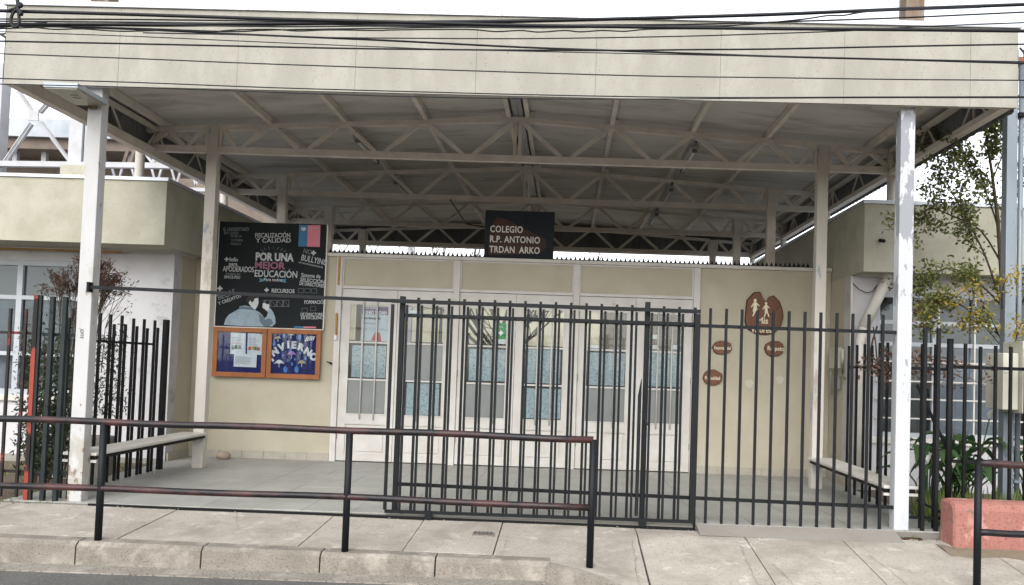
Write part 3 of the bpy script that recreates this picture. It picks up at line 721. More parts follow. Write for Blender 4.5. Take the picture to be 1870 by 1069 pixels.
# notice cabinet below
nb = thing('notice_cabinet', (-3.3, YB, 1.08), 'two-door wooden notice cabinet with blue felt below the black poster', 'notice board')
nl, nr, n0, n1 = -4.045, -2.60, 1.082, 1.742
nm = -3.322
MB().box(nl+.03, nr-.03, YB+.0, YB+.04, n0+.02, n1-.02).build('back_panel', 'felt', nb)
def frame(x0, x1, z0, z1, wd, y0, y1): return MB().box(x0, x1, y0, y1, z1-wd, z1).box(x0, x1, y0, y1, z0, z0+wd).box(x0, x0+wd, y0+.0005, y1-.0005, z0+wd, z1-wd).box(x1-wd, x1, y0+.0005, y1-.0005, z0+wd, z1-wd)
for x0, x1 in ((nl, nm-.003), (nm+.003, nr)):
    f = frame(x0, x1, n0, n1, .062, YB-.03, YB-.001).build('cabinet_door', 'wood', nb, bevel=.004)
    MB().box(x0+.063, x1-.063, YB-.020, YB-.017, n0+.063, n1-.063).build('pane', 'glass', f)
    MB().tube([(x1-.01 if x0 == nl else x0+.012, YB-.036, 1.38), (x1-.01 if x0 == nl else x0+.012, YB-.036, 1.44)], .005, 6).build('latch', 'hinge', f)
def nz_(u, v, dy=.003): p = P(370+u*KZ, 390+v*KZ, YB); return Vector((p.x, YB-dy, p.z))
def npoly(name, pts, mat, dy=.003): return MB().poly([nz_(u, v, dy) for u, v in pts], .001).build(name, mat, nb)
for k, pts in enumerate(([(172, 724), (264, 730), (261, 858), (168, 858)], [(276, 730), (366, 736), (362, 864), (272, 858)], [(193, 852), (332, 862), (328, 940), (190, 934)])):
    npoly('paper_sheet', pts, 'paper', .003+.0016*k)
    (u0, v0), (u1, v1), (u2, v2), (u3, v3) = pts
    for q in range(8):
        t = .22+q*.075; wq = .75 if q % 3 else .5
        a_ = (lerp(u0, u3, t)+9, lerp(v0, v3, t)); b_ = (lerp(a_[0], lerp(u1, u2, t), wq), lerp(a_[1], lerp(v1, v2, t), wq))
        npoly('print_line', [a_, b_, (b_[0], b_[1]+2.2), (a_[0], a_[1]+2.2)], 'print_red' if (k == 0 and q in (3, 4)) else 'print_grey', .0048+.0016*k)
for u, v, mt in ((185, 822, 'print_grey'), (205, 815, 'print_green'), (228, 818, 'print_grey'), (288, 825, 'print_red'), (306, 823, 'print_orange'), (324, 826, 'print_green'), (342, 828, 'print_red')):
    npoly('print_picture', [(u-7, v-12), (u+7, v-12), (u+8, v+8), (u-8, v+8)], mt, .0078)
for ch, u, v, rt_ in zip('INVIERNO', (432, 450, 488, 524, 556, 594, 632, 664), (876, 838, 812, 798, 800, 812, 838, 866), (.9, .6, .35, .12, 0, -.25, -.55, -.75)):
    text(ch, .125, nz_(u, v+22, .004), 'cloudwhite', nb, 'felt_letter', bold=.008, align='CENTER', rot=rt_)
def drop(u, v, r):
    npoly('raindrop', [(u+math.sin(t)*r*(.75 if math.cos(t) < .6 else .4), v-math.cos(t)*r*1.2-(r*.5 if math.cos(t) > .95 else 0)) for t in [2*math.pi*k/12 for k in range(12)]], 'drop')
for u, v, r in ((497, 745, 11), (593, 753, 15), (437, 793, 14), (505, 952, 17), (573, 952, 17), (546, 918, 9), (490, 866, 8), (598, 850, 9), (563, 890, 7), (519, 897, 8), (628, 883, 9), (537, 832, 8)): drop(u, v, r)
def umb(u, v, r, mat):
    pts = [(u-r+2*r*k/10, v-math.sin(math.pi*k/10)*r*.8) for k in range(11)] + [(u+r*.5, v-r*.18), (u, v), (u-r*.5, v-r*.18)]
    npoly('umbrella', pts, mat); npoly('umbrella_handle', [(u-1.5, v), (u+1.5, v), (u+1.5, v+r*.7), (u-1.5, v+r*.7)], 'cloudwhite', .0046)
umb(460, 766, 22, 'umbyellow'); umb(543, 864, 30, 'umbpurple'); umb(467, 918, 32, 'cloudwhite'); umb(605, 918, 28, 'umbyellow'); umb(540, 745, 22, 'cloudwhite')
for q in range(5): npoly('cloud_stripe', [(622+q*12, 780-q*2), (640+q*10, 748), (646+q*10, 750), (629+q*12, 782-q*2)], 'cloudwhite')

# wooden slices with values
def slicesign(pts, y, name, label):
    c = Vector((sum(p[0] for p in pts)/len(pts), y, min(p[1] for p in pts)))
    t = thing(name, (c.x, y, c.z), label, 'wall sign')
    cx_ = c.x; cz_ = sum(p[1] for p in pts)/len(pts)
    MB().poly([(x, y-.028, z) for x, z in pts], .028).build('bark_rim', 'bark_edge', t)
    MB().poly([(cx_+(x-cx_)*.95, y-.031, cz_+(z-cz_)*.95) for x, z in pts], .002).build('wood_face', 'slice', t)
    return t
def pz(x, y): p = P(x, y, YW-.03); return (p.x, p.z)
big = [(1377, 534), (1388, 533), (1394, 545), (1399, 551), (1405, 542), (1413, 540), (1424, 551), (1430, 568), (1431, 580), (1426, 598), (1414, 609), (1398, 612), (1380, 610), (1366, 602), (1360, 588), (1362, 565), (1364, 548)]
sv = slicesign([pz(*p) for p in big], YW, 'wooden_slice', 'large heart-topped wooden slice with two pale cut-out children on it')
text('Mis', .12, (*[pz(1381, 591)[0], YW-.034, pz(1381, 591)[1]],), 'cream_letter', sv, bold=.002, shear=.1, sx=.95)
text('Valores', .12, (*[pz(1371, 607)[0], YW-.034, pz(1371, 607)[1]],), 'cream_letter', sv, bold=.001, shear=.1, sx=.75)
def kid(u0, v0, sc_, flip, skirt):
    def q(pts): return [(pz(u0+flip*a*sc_, v0+b*sc_)[0], YW-.034, pz(u0+flip*a*sc_, v0+b*sc_)[1]) for a, b in pts]
    body = [(-1.6, -9), (1.6, -9), (4.5, -6), (9, -1.5), (8, -.3), (3.4, -3.5), (3.2, 2), (5.5, 9) if skirt else (4.2, 9), (6.5, 13), (7.5, 19), (5, 19), (3.5, 13), (1, 9), (-.5, 13), (-3.5, 19.5), (-6, 19), (-3, 12), (-5, 9) if skirt else (-3, 8), (-3.2, 1), (-3.4, -3), (-7, 2), (-8.5, 1), (-4.5, -6)]
    MB().poly(q(body), .002).build('child_figure', 'cream_letter', sv)
    MB().poly(q([(math.sin(t)*2.9, -12+math.cos(t)*3.2) for t in [2*math.pi*k/14 for k in range(14)]]), .002).build('child_head', 'cream_letter', sv)
kid(1379, 560, .92, 1, True); kid(1399, 564, .8, 1, False)
def blob(u, v, a, b, seed, squash=0):
    r = random.Random(seed); return [pz(u+math.cos(t)*a*(1+r.uniform(-.06, .06)), v+math.sin(t)*b*(1+r.uniform(-.06, .06))) for t in [2*math.pi*k/22 for k in range(22)]]
for (u, v, a, b, sd_, tx, lab, tw) in ((1319, 635, 18, 13, 1, 'Responsabilidad', 'small oval wooden slice lettered Responsabilidad, upper one nearest the doors', 15),
                                 (1414, 637, 18, 14.5, 2, 'Respeto', 'small oval wooden slice lettered Respeto, below the large heart-topped slice', 13),
                                 (1302, 690, 18, 14.5, 3, 'Puntualidad', 'lowest small wooden slice, lettered Puntualidad, closest to the floor', 15)):
    t = slicesign(blob(u, v, a, b, sd_), YW, 'wooden_slice', lab); t['group'] = 'small wooden slices on the wall'
    p0 = pz(u-tw, v+3); text(tx, .062 if len(tx) > 8 else .085, (p0[0], YW-.034, p0[1]), 'cream_letter', t, bold=.0008, sx=.56 if len(tx) > 12 else (.7 if len(tx) > 8 else .8))
for u, v in ((1369, 701), (1425, 694)):
    p = pz(u, v); MB().poly([(p[0]+math.cos(t)*.055*(1+.2*math.sin(3*t)), YW-.0015, p[1]+math.sin(t)*.055) for t in [2*math.pi*k/14 for k in range(14)]], .001).build('filler_patch', 'patch', wall)

# ------------------------------------------------------------------ school wings
def window(par, x0, x1, z0, z1, y, muls, rows, fw_, mat, glass, curtains, sill=True, bars=None):
    w_ = frame(x0, x1, z0, z1, fw_, y-.03, y+.05).build('window', mat, par)
    for xm in muls: MB().box(xm-fw_*.5, xm+fw_*.5, y-.028, y+.048, z0+fw_, z1-fw_).build('mullion', mat, w_)
    cols = [x0+fw_]+[v for xm in muls for v in (xm-fw_*.5, xm+fw_*.5)]+[x1-fw_]
    for k in range(0, len(cols), 2):
        zz = [z0+fw_]+[v for r in rows for v in (r-.025, r+.025)]+[z1-fw_]
        for r in rows: MB().box(cols[k], cols[k+1], y-.026, y+.046, r-.025, r+.025).build('transom', mat, w_)
        for j in range(0, len(zz), 2):
            MB().box(cols[k], cols[k+1], y+.01, y+.016, zz[j], zz[j+1]).build('pane', glass, w_)
    cm = MB(); n = int((x1-x0)/.05)
    for c0, c1, cz0, cz1, cmat in curtains:
        cm = MB(); n = max(4, int((c1-c0)/.045))
        for q in range(n+1):
            xq = lerp(c0, c1, q/n); yq = y+.14+(.03 if q % 2 else 0)+.012*math.sin(q*1.7); cm.v += [Vector((xq, yq, cz0)), Vector((xq, yq, cz1))]
            if q: cm.f.append((2*q-2, 2*q, 2*q+1, 2*q-1))
        cm.build('curtain', cmat, w_, fix=False, smooth=True)
    if sill: MB().box(x0-.05, x1+.05, y-.08, y+.02, z0-.075, z0-.001).build('sill', 'whitepaint', w_)
    MB().box(x0, x1, y+.5, y+.52, z0-.2, z1+.1).build('room_shade', 'room_wall', w_)
    if bars:
        for zb_ in bars[0]: MB().box(x0, x1, y-.075, y-.06, zb_-.009, zb_+.009).build('security_bar', 'whitepaint', w_)
        for xb_ in bars[1]: MB().box(xb_-.009, xb_+.009, y-.06, y-.045, z0, z1).build('security_bar', 'whitepaint', w_)
    return w_
def wallholes(par, x0, x1, z0, z1, y0, y1, hx0, hx1, hz0, hz1, mat):
    MB().box(x0, hx0, y0, y1, z0, z1).build('wall', mat, par)
    MB().box(hx1, x1, y0, y1, z0, z1).build('wall', mat, par)
    MB().box(hx0, hx1, y0, y1, z0, hz0).build('wall', mat, par)
    MB().box(hx0, hx1, y0, y1, hz1, z1).build('wall', mat, par)
lw = thing('school_wing', (-7.5, 3, 0), 'cream parapet wing with a pale blue framed window beside the nandina bush', 'building')
wallholes(lw, -11, -4.36, -.1, 2.655, 3.0, 3.2, -9.0, -5.52, .78, 2.50, 'wingwall')
MB().box(-4.56, -4.355, 3.201, 10.5, -.1, 2.655).build('wall', 'wallcream', lw)
MB().box(-4.353, -4.33, 3.02, YW-.016, .0, .10).build('skirting', 'plinth', lw)
for a, b in ((-11, -8.4), (-8.4, -6.3), (-6.3, -4.18)): MB().box(a+.002, b-.002, 2.35, 2.42, 2.66, 3.43).build('parapet_panel', 'parapet', lw)
MB().box(-4.25, -4.18, 2.421, 10.5, 2.66, 3.43).build('parapet_panel', 'parapet', lw)
MB().box(-11, -4.26, 2.42, 3.0, 2.665, 2.70).box(-4.36, -4.251, 3.0, 10.5, 2.665, 2.70).build('eave_soffit', 'parapet', lw)
MB().box(-11, -4.16, 2.33, 2.46, 3.431, 3.47).box(-4.29, -4.16, 2.461, 10.5, 3.431, 3.47).build('coping', 'flashing', lw)
MB().box(-11, -4.3, 2.47, 10.5, 3.2, 3.23).build('roof', 'roofgrey', lw)
window(lw, -9.0, -5.52, .78, 2.50, 3.04, [-8.0, -6.34], [2.02, 1.30], .07, 'windowframe', 'glassdim',
       [(-8.9, -8.05, .8, 1.95, 'curtain'), (-7.9, -6.45, .8, 1.98, 'curtain'), (-6.25, -5.9, .8, 1.95, 'curtain')])
MB().tube([(-5.42, 2.94, 2.62), (-5.42, 2.94, 2.40)], .06, 12).build('drain_stub', 'whitepaint', lw, smooth=True)
MB().bar((-11, 2.93, 2.63), (-5.0, 2.93, 2.63), .012, .03).build('conduit', 'tape', lw)
MB().box(-11, -4.40, 2.9, 2.998, -.1, .03).build('footing', 'concrete', lw)

rw = thing('school_wing', (7.5, 2.85, 0), 'cream parapet wing with white downpipe and barred window behind the yellowing tree', 'building')
wallholes(rw, 4.2, 11, -.1, 2.615, 2.85, 3.05, 4.52, 9.2, .62, 2.42, 'wingwall')
MB().box(4.205, 4.4, 3.051, 10.5, -.1, 2.615).build('wall', 'wallcream', rw)
MB().box(4.18, 4.199, 2.87, YW-.016, 0, .1).build('skirting', 'plinth', rw)
for a, b in ((4.21, 6.2), (6.2, 8.4), (8.4, 11)): MB().box(a+.002, b-.002, 2.44, 2.51, 2.62, 3.44).build('parapet_panel', 'parapet', rw)
MB().box(4.212, 4.28, 2.511, 10.5, 2.62, 3.44).build('parapet_panel', 'parapet', rw)
MB().box(4.281, 11, 2.51, 2.85, 2.625, 2.66).build('eave_soffit', 'parapet', rw)
MB().box(4.19, 11, 2.42, 2.55, 3.441, 3.485).box(4.19, 4.32, 2.551, 10.5, 3.441, 3.485).build('coping', 'flashing', rw)
MB().box(4.33, 11, 2.56, 10.5, 3.2, 3.23).build('roof', 'roofgrey', rw)
window(rw, 4.52, 9.2, .62, 2.42, 2.89, [5.27, 6.5, 7.8], [1.78, 2.05], .06, 'windowframe', 'glassdim',
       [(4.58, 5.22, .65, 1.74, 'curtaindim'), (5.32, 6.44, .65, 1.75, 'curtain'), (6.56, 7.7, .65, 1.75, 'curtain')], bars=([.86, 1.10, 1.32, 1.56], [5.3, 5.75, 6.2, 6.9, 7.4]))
d0, d1, d2, d3 = P(1624, 492, 2.70), P(1621, 508, 2.70), P(1577, 598, 2.74), P(1571, 622, 2.74)
dp = MB().tube([tuple(d0), tuple(d1)], .068, 14).tube([tuple(d1), tuple(d2)], .064, 14).tube([tuple(d2), tuple(d3), (d3.x, d3.y, 0)], .056, 14)
dp.build('downpipe', 'whitepaint', rw, smooth=True)
MB().box(4.2, 4.225, 2.825, 2.849, 0, 2.6).build('corner_trim', 'whitepaint', rw)
MB().tube([(4.42, 2.36, 2.98), (4.40, 2.44, 3.0)], .022, 10).build('overflow_pipe', 'blackmetal', rw)
def sag(pts, n=8):
    return pts
MB().tube([(4.22, 2.83, 2.52), (4.29, 2.80, 2.44), (4.38, 2.80, 2.40), (4.46, 2.80, 2.42), (4.52, 2.82, 2.5)], .006, 6).build('cable', 'wire', rw)
MB().tube([(4.47, 2.66, 1.98), (4.41, 2.64, 1.80), (4.38, 2.65, 1.55), (4.36, 2.66, 1.2)], .012, 6).tube([(4.42, 2.65, 1.97), (4.45, 2.64, 1.75), (4.50, 2.65, 1.3), (4.55, 2.65, .9), (4.50, 2.65, .3)], .009, 6).build('hanging_cable', 'bark', rw)
# service box on the side wall of that wing
sb = thing('service_box', (4.16, 3.2, 1.3), 'small grey electrical box with bent conduit inside the porch corner', 'electrical box')
MB().box(4.12, 4.197, 3.08, 3.38, 1.45, 1.72).build('housing', 'box_cream', sb, bevel=.006)
MB().tube([(4.17, 3.0, 1.70), (4.17, 3.0, 1.40), (4.17, 2.92, 1.32)], .018, 8).tube([(4.17, 3.45, 1.10), (4.17, 3.45, 1.45)], .014, 8).build('conduit', 'box_cream', sb, smooth=True)
MB().box(4.13, 4.196, 3.12, 3.34, 1.18, 1.36).build('lower_housing', 'concrete', sb, bevel=.005)

# ------------------------------------------------------------------ gate and fences
BAR = .023
def barmesh(name, h, w_=BAR, mat='darkmetal'):
    return MB().box(-w_/2, w_/2, -w_/2, w_/2, 0, h).mesh(name, mat, Vector((0, 0, 0)))
ff = thing('railing_fence', (1.4, 0, -.03), 'dark railing fence of upright bars between the gate opening and the peeling column', 'fence')
bm_ = barmesh('fence_bar', 1.965)
fx = []
for x in [764.7+27.85*k for k in range(15)]: fx.append(P(x, 548+.038*(x-740), 0).x)
for x in (1212.8, 1241, 1269.8, 1298, 1327, 1355.5, 1384.3, 1413, 1441.6, 1470.6, 1499.6, 1529, 1558, 1587.5, 1613): fx.append(P(x, 562, 0).x)
for x in fx: inst('fence_bar', bm_, (x, .0, -.028-.007*max(0, x-.5)), ff)
for x, h_ in ((P(736, 545, 0).x, 1.965), (P(1183, 557, 0).x, 1.985)):
    MB().box(x-.023, x+.023, -.023, .023, -.04, h_-.02).build('fence_post', 'darkmetal', ff, bevel=.003)
xa, xb = P(736, 545, 0).x, H
MB().bar((xa, .03, 1.775), (xb, .03, 1.762), .026, .030).build('upper_rail', 'darkmetal', ff)
MB().bar((xa, .03, .252), (xb, .03, .192), .026, .030).build('lower_rail', 'darkmetal', ff)
# sliding gate, pushed open in front of the fence
gt = thing('sliding_gate', (.48, -.065, 0), 'dark sliding gate of upright bars, slid open in front of the railing fence', 'gate')
gy = -.07
g0, g1 = -.892, 1.852
MB().bar((g0-.013, gy, 1.896), (g1+.013, gy, 1.888), .028, .034).build('top_rail', 'darkmetal', gt)
MB().bar((g0, gy, .022), (g1, gy, .022), .028, .026).build('bottom_rail', 'darkmetal', gt)
for x in (g0, g1-.0): MB().box(x-.013, x+.013, gy-.014, gy+.014, .036, 1.866).build('stile', 'darkmetal', gt)
MB().box(g1-.035, g1-.005, gy-.012, gy+.03, .036, 1.866).build('lock_stile', 'darkmetal', gt)
gm = barmesh('gate_bar', 1.828, .020)
gxs = [743.5, 770.7, 798.4, 825.8, 854.5, 881.8, 910, 937.3, 965, 993, 1022, 1049.5, 1078, 1106, 1135, 1163, 1191.2, 1219.8, 1248]
for x in gxs: inst('gate_bar', gm, (P(x, 562, gy).x, gy, .036), gt)
MB().bar((g0+.15, gy+.022, 1.775), (g1, gy+.022, 1.775), .012, .028).build('middle_rail', 'darkmetal', gt)
# lock plate
xp = P(1183, 557, 0).x-.03
MB().poly([(xp-.040, gy-.022, 1.12), (xp-.014, gy-.022, 1.27), (xp-.012, gy-.022, 1.27), (xp-.012, gy-.022, .06), (xp-.040, gy-.022, .06)], .05).build('lock_plate', 'darkmetal', gt)
MB().bar((xp+.0, gy-.024, .98), (xp+.05, gy-.024, .86), .010, .014).build('latch', 'darkmetal', gt)
for x in (-.50, 1.40):
    MB().tube([(x, gy-.018, -.008), (x, gy+.018, -.008)], .034, 16).box(x-.025, x+.025, gy-.022, gy+.022, .0, .034).build('wheel', 'darkmetal', gt)
tr = thing('gate_track', (-.9, -.07, 1.9), 'long dark overhead guide bar crossing from the worn white column to the gate', 'rail')
MB().bar((-H-.0, gy+.03, 1.936), (g0-.014, gy+.0, 1.897), .028, .030).build('guide_bar', 'darkmetal', tr)
MB().box(-H-.012, -H+.008, gy+.0, gy+.07, 1.89, 1.98).build('wall_plate', 'darkmetal', tr)
gs = thing('floor_track', (-.9, -.06, -.03), 'dark steel threshold track along the edge of the porch floor', 'rail')
MB().bar((-3.55, -.055, -.018), (1.86, -.055, -.05), .012, .03).build('track', 'blackmetal', gs)
MB().box(1.85, 1.87, -.06, -.045, -.06, .05).build('end_stop', 'blackmetal', gs)
# fences to both sides of the porch
def yx(x, y, X):
    d = fwd + CR*((x-PCX)/F) - CU*((y-PCY)/F); return (CAM+d*((X-CAM.x)/d.x)).y
def sidefence(label, xa, sx, ys, ys2, z0, mat):
    t = thing('side_fence', (xa, ys[0], 0), label, 'fence', 'short fences closing the porch sides')
    m1 = barmesh('fence_bar', 1.75, .024, mat); m2 = barmesh('fence_bar', 1.66, .024, mat)
    for y in ys: inst('fence_bar', m1, (xa, y, z0+rj.uniform(-.02, .01)), t)
    for y in ys2: inst('fence_bar', m2, (xa, y, z0+rj.uniform(-.02, .01)), t)
    y0, y1 = min(ys)-.1, max(ys)+.02
    xr0, xr1 = (xa+.013, xa+.035) if sx > 0 else (xa-.035, xa-.013)
    MB().box(xr0, xr1, y0, y1, 1.45, 1.475).build('rail', mat, t)
    MB().box(xr0, xr1, y0, y1, .30, .325).build('rail', mat, t)
    return t
fl1 = [yx(x, 700, -4.06) for x in (177, 196, 217, 238.5, 258, 277.5)]
sf = sidefence('black bar fence behind the bench with the nandina bush, closing the porch side', -4.06, -1, fl1, [y+.075 for y in fl1[1:]], -.01, 'blackmetal')
yq = yx(298, 700, -4.06); MB().box(-4.085, -4.035, yq-.03, yq+.04, -.03, 1.76).build('post', 'blackmetal', sf)
sidefence('black bar fence behind the bench next to the white downpipe', 4.02, 1, [yx(x, 760, 4.02) for x in (1548, 1563, 1577, 1590.5, 1604.5, 1619)], [], -.03, 'blackmetal')
# outer fence by the reddish bush
of = thing('outer_fence', (-4.3, 0, 0), 'rusty bar fence with one bright red post outside the worn white column', 'fence')
om = barmesh('fence_bar', 1.70, .022, 'redblackpaint')
for k in range(14): inst('fence_bar', om, (-4.245-.142*k, .01, .02+rj.uniform(-.02, .02)), of)
om2 = barmesh('fence_bar', 1.74, .026, 'greenblack')
for x, y, dz in ((-4.06, .10, -.06), (-3.93, .14, -.1), (-3.84, .12, -.05)): inst('fence_bar', om2, (x, y, .02+dz), of)
MB().box(-4.165, -4.125, -.02, .02, -.03, 1.85).build('red_post', 'redpaint', of, bevel=.003)
MB().box(-4.122, -4.10, -.01, .02, -.03, 1.85).build('fence_post', 'greenblack', of)
for x in (-3.99, -3.875): MB().box(x-.019, x+.019, -.035, .005, -.02, 1.84).build('fence_post', 'greenblack', of, bevel=.003)
MB().box(-6.2, -4.166, .025, .045, 1.49, 1.515).build('rail', 'redblackpaint', of); MB().box(-6.2, -4.166, .025, .045, .235, .26).build('rail', 'redblackpaint', of)
MB().box(-4.10, -H-CWX, .028, .048, 1.48, 1.51).build('rail', 'greenblack', of); MB().box(-4.10, -H-CWX, .028, .048, .23, .26).build('rail', 'greenblack', of)
# outer fence on the other side
of2 = thing('outer_fence', (4.5, .05, 0), 'black bar fence with thick post behind the salmon painted low wall', 'fence')
o3 = barmesh('fence_bar', 1.84, .03, 'darkmetal'); o4 = barmesh('fence_bar', 1.42, .024, 'blackmetal')
for x in (3.895, 4.015): inst('fence_bar', o3, (x, -.01, -.03), of2)
for x in (3.93, 4.05): inst('fence_bar', barmesh('fence_bar', 1.7, .024, 'blackmetal'), (x, .12, -.03), of2)
MB().tube([(4.125, .0, -.08), (4.125, .0, 1.72)], .028, 12).build('fence_post', 'blackmetal', of2, smooth=True)
for k in range(12): inst('fence_bar', o4, (4.30+.137*k, .08, .26+rj.uniform(-.02, .02)), of2)
MB().box(4.14, 6.0, .094, .112, 1.455, 1.485).build('rail', 'blackmetal', of2); MB().box(4.14, 6.0, .094, .112, .60, .63).build('rail', 'blackmetal', of2)
MB().box(3.79, 4.10, .006, .026, 1.43, 1.46).build('rail', 'blackmetal', of2); MB().box(3.79, 4.10, .006, .026, .10, .125).build('rail', 'blackmetal', of2)
MB().bar((3.87, .09, 1.30), (4.14, .09, .75), .022, .022).build('brace', 'blackmetal', of2)
MB().bar((3.9, .13, .25), (4.13, .05, .14), .022, .022).build('brace', 'blackmetal', of2)

# benches between the columns
def bench(label, x0, x1, z, mat):
    t = thing('bench', ((x0+x1)/2, 1.2, 0), label, 'bench', 'plank benches along the porch sides')
    xm = (x0+x1)/2; y0, y1 = CWY+.005, S-.006
    MB().box(x0, xm-.004, y0, y1, z-.03, z).build('seat_plank', mat, t, bevel=.006)
    MB().box(xm+.004, x1, y0, y1, z-.03, z-.002).build('seat_plank', mat, t, bevel=.006)
    MB().box(x0+.02, x1-.02, y0+.01, y1-.02, z-.066, z-.032).build('bearer', 'blackmetal', t)
    MB().box(x0, x1, y0, y0+.02, z-.092, z-.068).build('end_rail', mat, t)
bench('worn white plank bench in front of the nandina side fence', -3.91, -3.60, .428, 'whitepaint')
bench('cream-white plank bench in front of the downpipe side fence', 3.60, 3.91, .375, 'whitepaint')

# handrails along the kerb
def handrail(label, posts, x0, x1, y, zt, zm, ymap=lambda x: 0):
    t = thing('handrail', ((x0+x1)/2, y, -.1), label, 'railing', 'pipe handrails along the kerb')
    r = .0265
    ptop = [(lerp(x0, x1, k/24), y+ymap(lerp(x0, x1, k/24)), zt+.004*math.sin(k*1.3)) for k in range(25)]
    pm = [(lerp(x0, x1, k/24), y+ymap(lerp(x0, x1, k/24)), zm+.003*math.sin(k*1.1+1)) for k in range(25)]
    MB().tube(ptop, r, 14).build('top_rail', 'railpaint', t, smooth=True); MB().tube(pm, r*.95, 14).build('middle_rail', 'railpaint', t, smooth=True)
    for xp in posts:
        yp = y+ymap(xp); MB().tube([(xp, yp, zs(xp, yp)-.05), (xp, yp, zt)], r, 14).build('post', 'darkmetal', t, smooth=True)
    return t
handrail('long black pipe handrail with worn red patches along the kerb', [-6.6, -4.74, -2.855, -.962, .9], -6.6, .9, -1.11, .815, .306, lambda x: -.12*smooth(x, -.9, .9))
handrail('short black pipe handrail in front of the salmon painted low wall', [3.74, 5.6], 3.74, 5.6, -1.3, .742, .236)

# painted low wall
lb = grid(MB(), 0, 0, 0, 0, 1, 1, lambda x, y: 0, 0); lb = MB()
z0 = -.12
lb.v = []
prof = [(-.33, z0), (-.325, .24), (-.30, .295), (-.25, .312), (-.10, .312), (-.05, .30), (-.04, z0)]
xsb = [4.03, 4.045, 4.09]+[4.09+.3*k for k in range(1, 9)]
for k, x in enumerate(xsb):
    ins = .03 if k == 0 else (.008 if k == 1 else 0)
    for (y, z) in prof: lb.v.append(Vector((x, lerp(y, -.18, ins*6), z-(ins*.8 if z > 0 else 0)+(.006*mnoise.noise((x*4, y*4, z)) if z > 0 else 0))))
    if k:
        for q in range(6): a = (k-1)*7+q; lb.f.append((a, a+1, a+8, a+7))
lb.f.append(tuple(range(7))); lb.f.append(tuple((len(xsb)-1)*7+q for q in range(6, -1, -1)))
tag(lb.build('low_wall', 'salmon', smooth=False), 'low salmon-painted concrete wall at the foot of the black bar fence', 'wall')
cb = MB().box(-4.95, -4.32, 1.5, 1.75, -.1, .43); tag(cb.build('concrete_block', 'concrete', bevel=.02), 'grey concrete block on the earth behind the rusty fence', 'block')

# grey steel post with conduit and meter cabinet
gp = thing('service_post', (4.97, .6, 0), 'tall grey galvanised post with thin conduit standing beside the tree', 'post')
MB().box(4.93, 5.035, .6, .70, -.1, 4.62).build('post', 'galv', gp, bevel=.006)
MB().tube([(5.075, .62, -.05), (5.075, .62, 4.5)], .024, 12).build('conduit', 'galv', gp, smooth=True)
MB().box(5.03, 5.11, .575, .66, 3.95, 3.99).build('clamp', 'blackmetal', gp); MB().box(5.03, 5.11, .575, .66, .38, .41).build('clamp', 'galv', gp)
MB().tube([(5.06, .56, 4.60), (5.07, .5, 4.35), (5.12, .5, 4.1), (5.2, .55, 3.9)], .014, 8).tube([(5.02, .56, 4.62), (5.10, .45, 4.42), (5.16, .5, 4.2)], .01, 8).build('drop_cable', 'wire', gp)
MB().box(5.03, 5.20, .72, .9, 4.42, 4.60).build('top_bracket', 'brickred', gp)
mbx = thing('meter_cabinet', (5.0, .5, 1.06), 'cream meter cabinet with a pale blue label on the grey post', 'cabinet')
MB().box(4.76, 4.905, .30, .62, 1.09, 1.62).build('side_cabinet', 'box_cream', mbx, bevel=.006)
MB().box(4.91, 5.40, .24, .595, 1.06, 1.735).build('cabinet', 'box_cream', mbx, bevel=.008)
MB().box(4.97, 5.36, .228, .239, 1.10, 1.70).build('cabinet_door', 'box_cream', mbx, bevel=.003)
MB().box(4.985, 5.15, .220, .227, 1.15, 1.36).build('label_plate', 'label_blue', mbx); MB().box(5.05, 5.12, .218, .226, 1.10, 1.135).build('seal_tag', 'print_orange', mbx)
text('MEDIDOR', .035, (4.99, .2185, 1.325), 'dark_inside', mbx, sx=.8)
MB().box(5.00, 5.30, .15, .227, 1.44, 1.56).build('lock_guard', 'blackmetal', mbx, bevel=.02)
# flat lamp on the front column
fl_ = thing('flood_lamp', (-3.72, -.25, 3.58), 'flat square flood lamp jutting from the top of the worn white column', 'lamp')
MB().box(-3.875, -3.575, -.50, -.03, 3.600, 3.645).build('housing', 'lampgrey', fl_, bevel=.006)
MB().box(-3.865, -3.585, -.49, -.04, 3.592, 3.599).build('lens', 'lampglass', fl_)
MB().tube([(-3.72+math.cos(t)*.045, -.28+math.sin(t)*.04, 3.588) for t in [math.pi*.1*k for k in range(3, 19)]], .006, 6).build('lamp_coil', 'tube_white', fl_)
MB().box(-3.76, -3.69, -.03, -.001, 3.57, 3.64).build('arm', 'rusty', fl_)
# fluorescent lights under the roof
for x, y0, y1, lab in ((-2.03, 2.75, 3.9, 'fluorescent batten nearest the street on the poster side of the ceiling'), (-2.03, 5.1, 6.2, 'second fluorescent batten behind on the poster side of the ceiling'),
                       (2.20, 2.75, 3.9, 'fluorescent batten nearest the street on the wooden-slice side of the ceiling'), (2.20, 5.0, 6.1, 'second fluorescent batten behind on the wooden-slice side of the ceiling'), (2.20, 7.0, 8.1, 'third and farthest fluorescent batten under the ceiling')):
    t = thing('batten_light', (x, (y0+y1)/2, 4.1), lab, 'lamp', 'fluorescent battens under the canopy')
    MB().box(x-.05, x+.05, y0, y1, 4.13, 4.19).build('housing', 'white_steel', t, bevel=.004)
    MB().tube([(x, y0+.05, 4.105), (x, y1-.05, 4.105)], .016, 10).build('tube', 'tube_white', t, smooth=True)
    for yy in (y0+.02, y1-.05): MB().box(x-.03, x+.03, yy, yy+.03, 4.085, 4.129).build('lamp_holder', 'cladding', t)
    MB().tube([(x, y0-.02, 4.16), (x, y0-.06, 4.2)], .02, 8).build('end_cap', 'cladding', t)
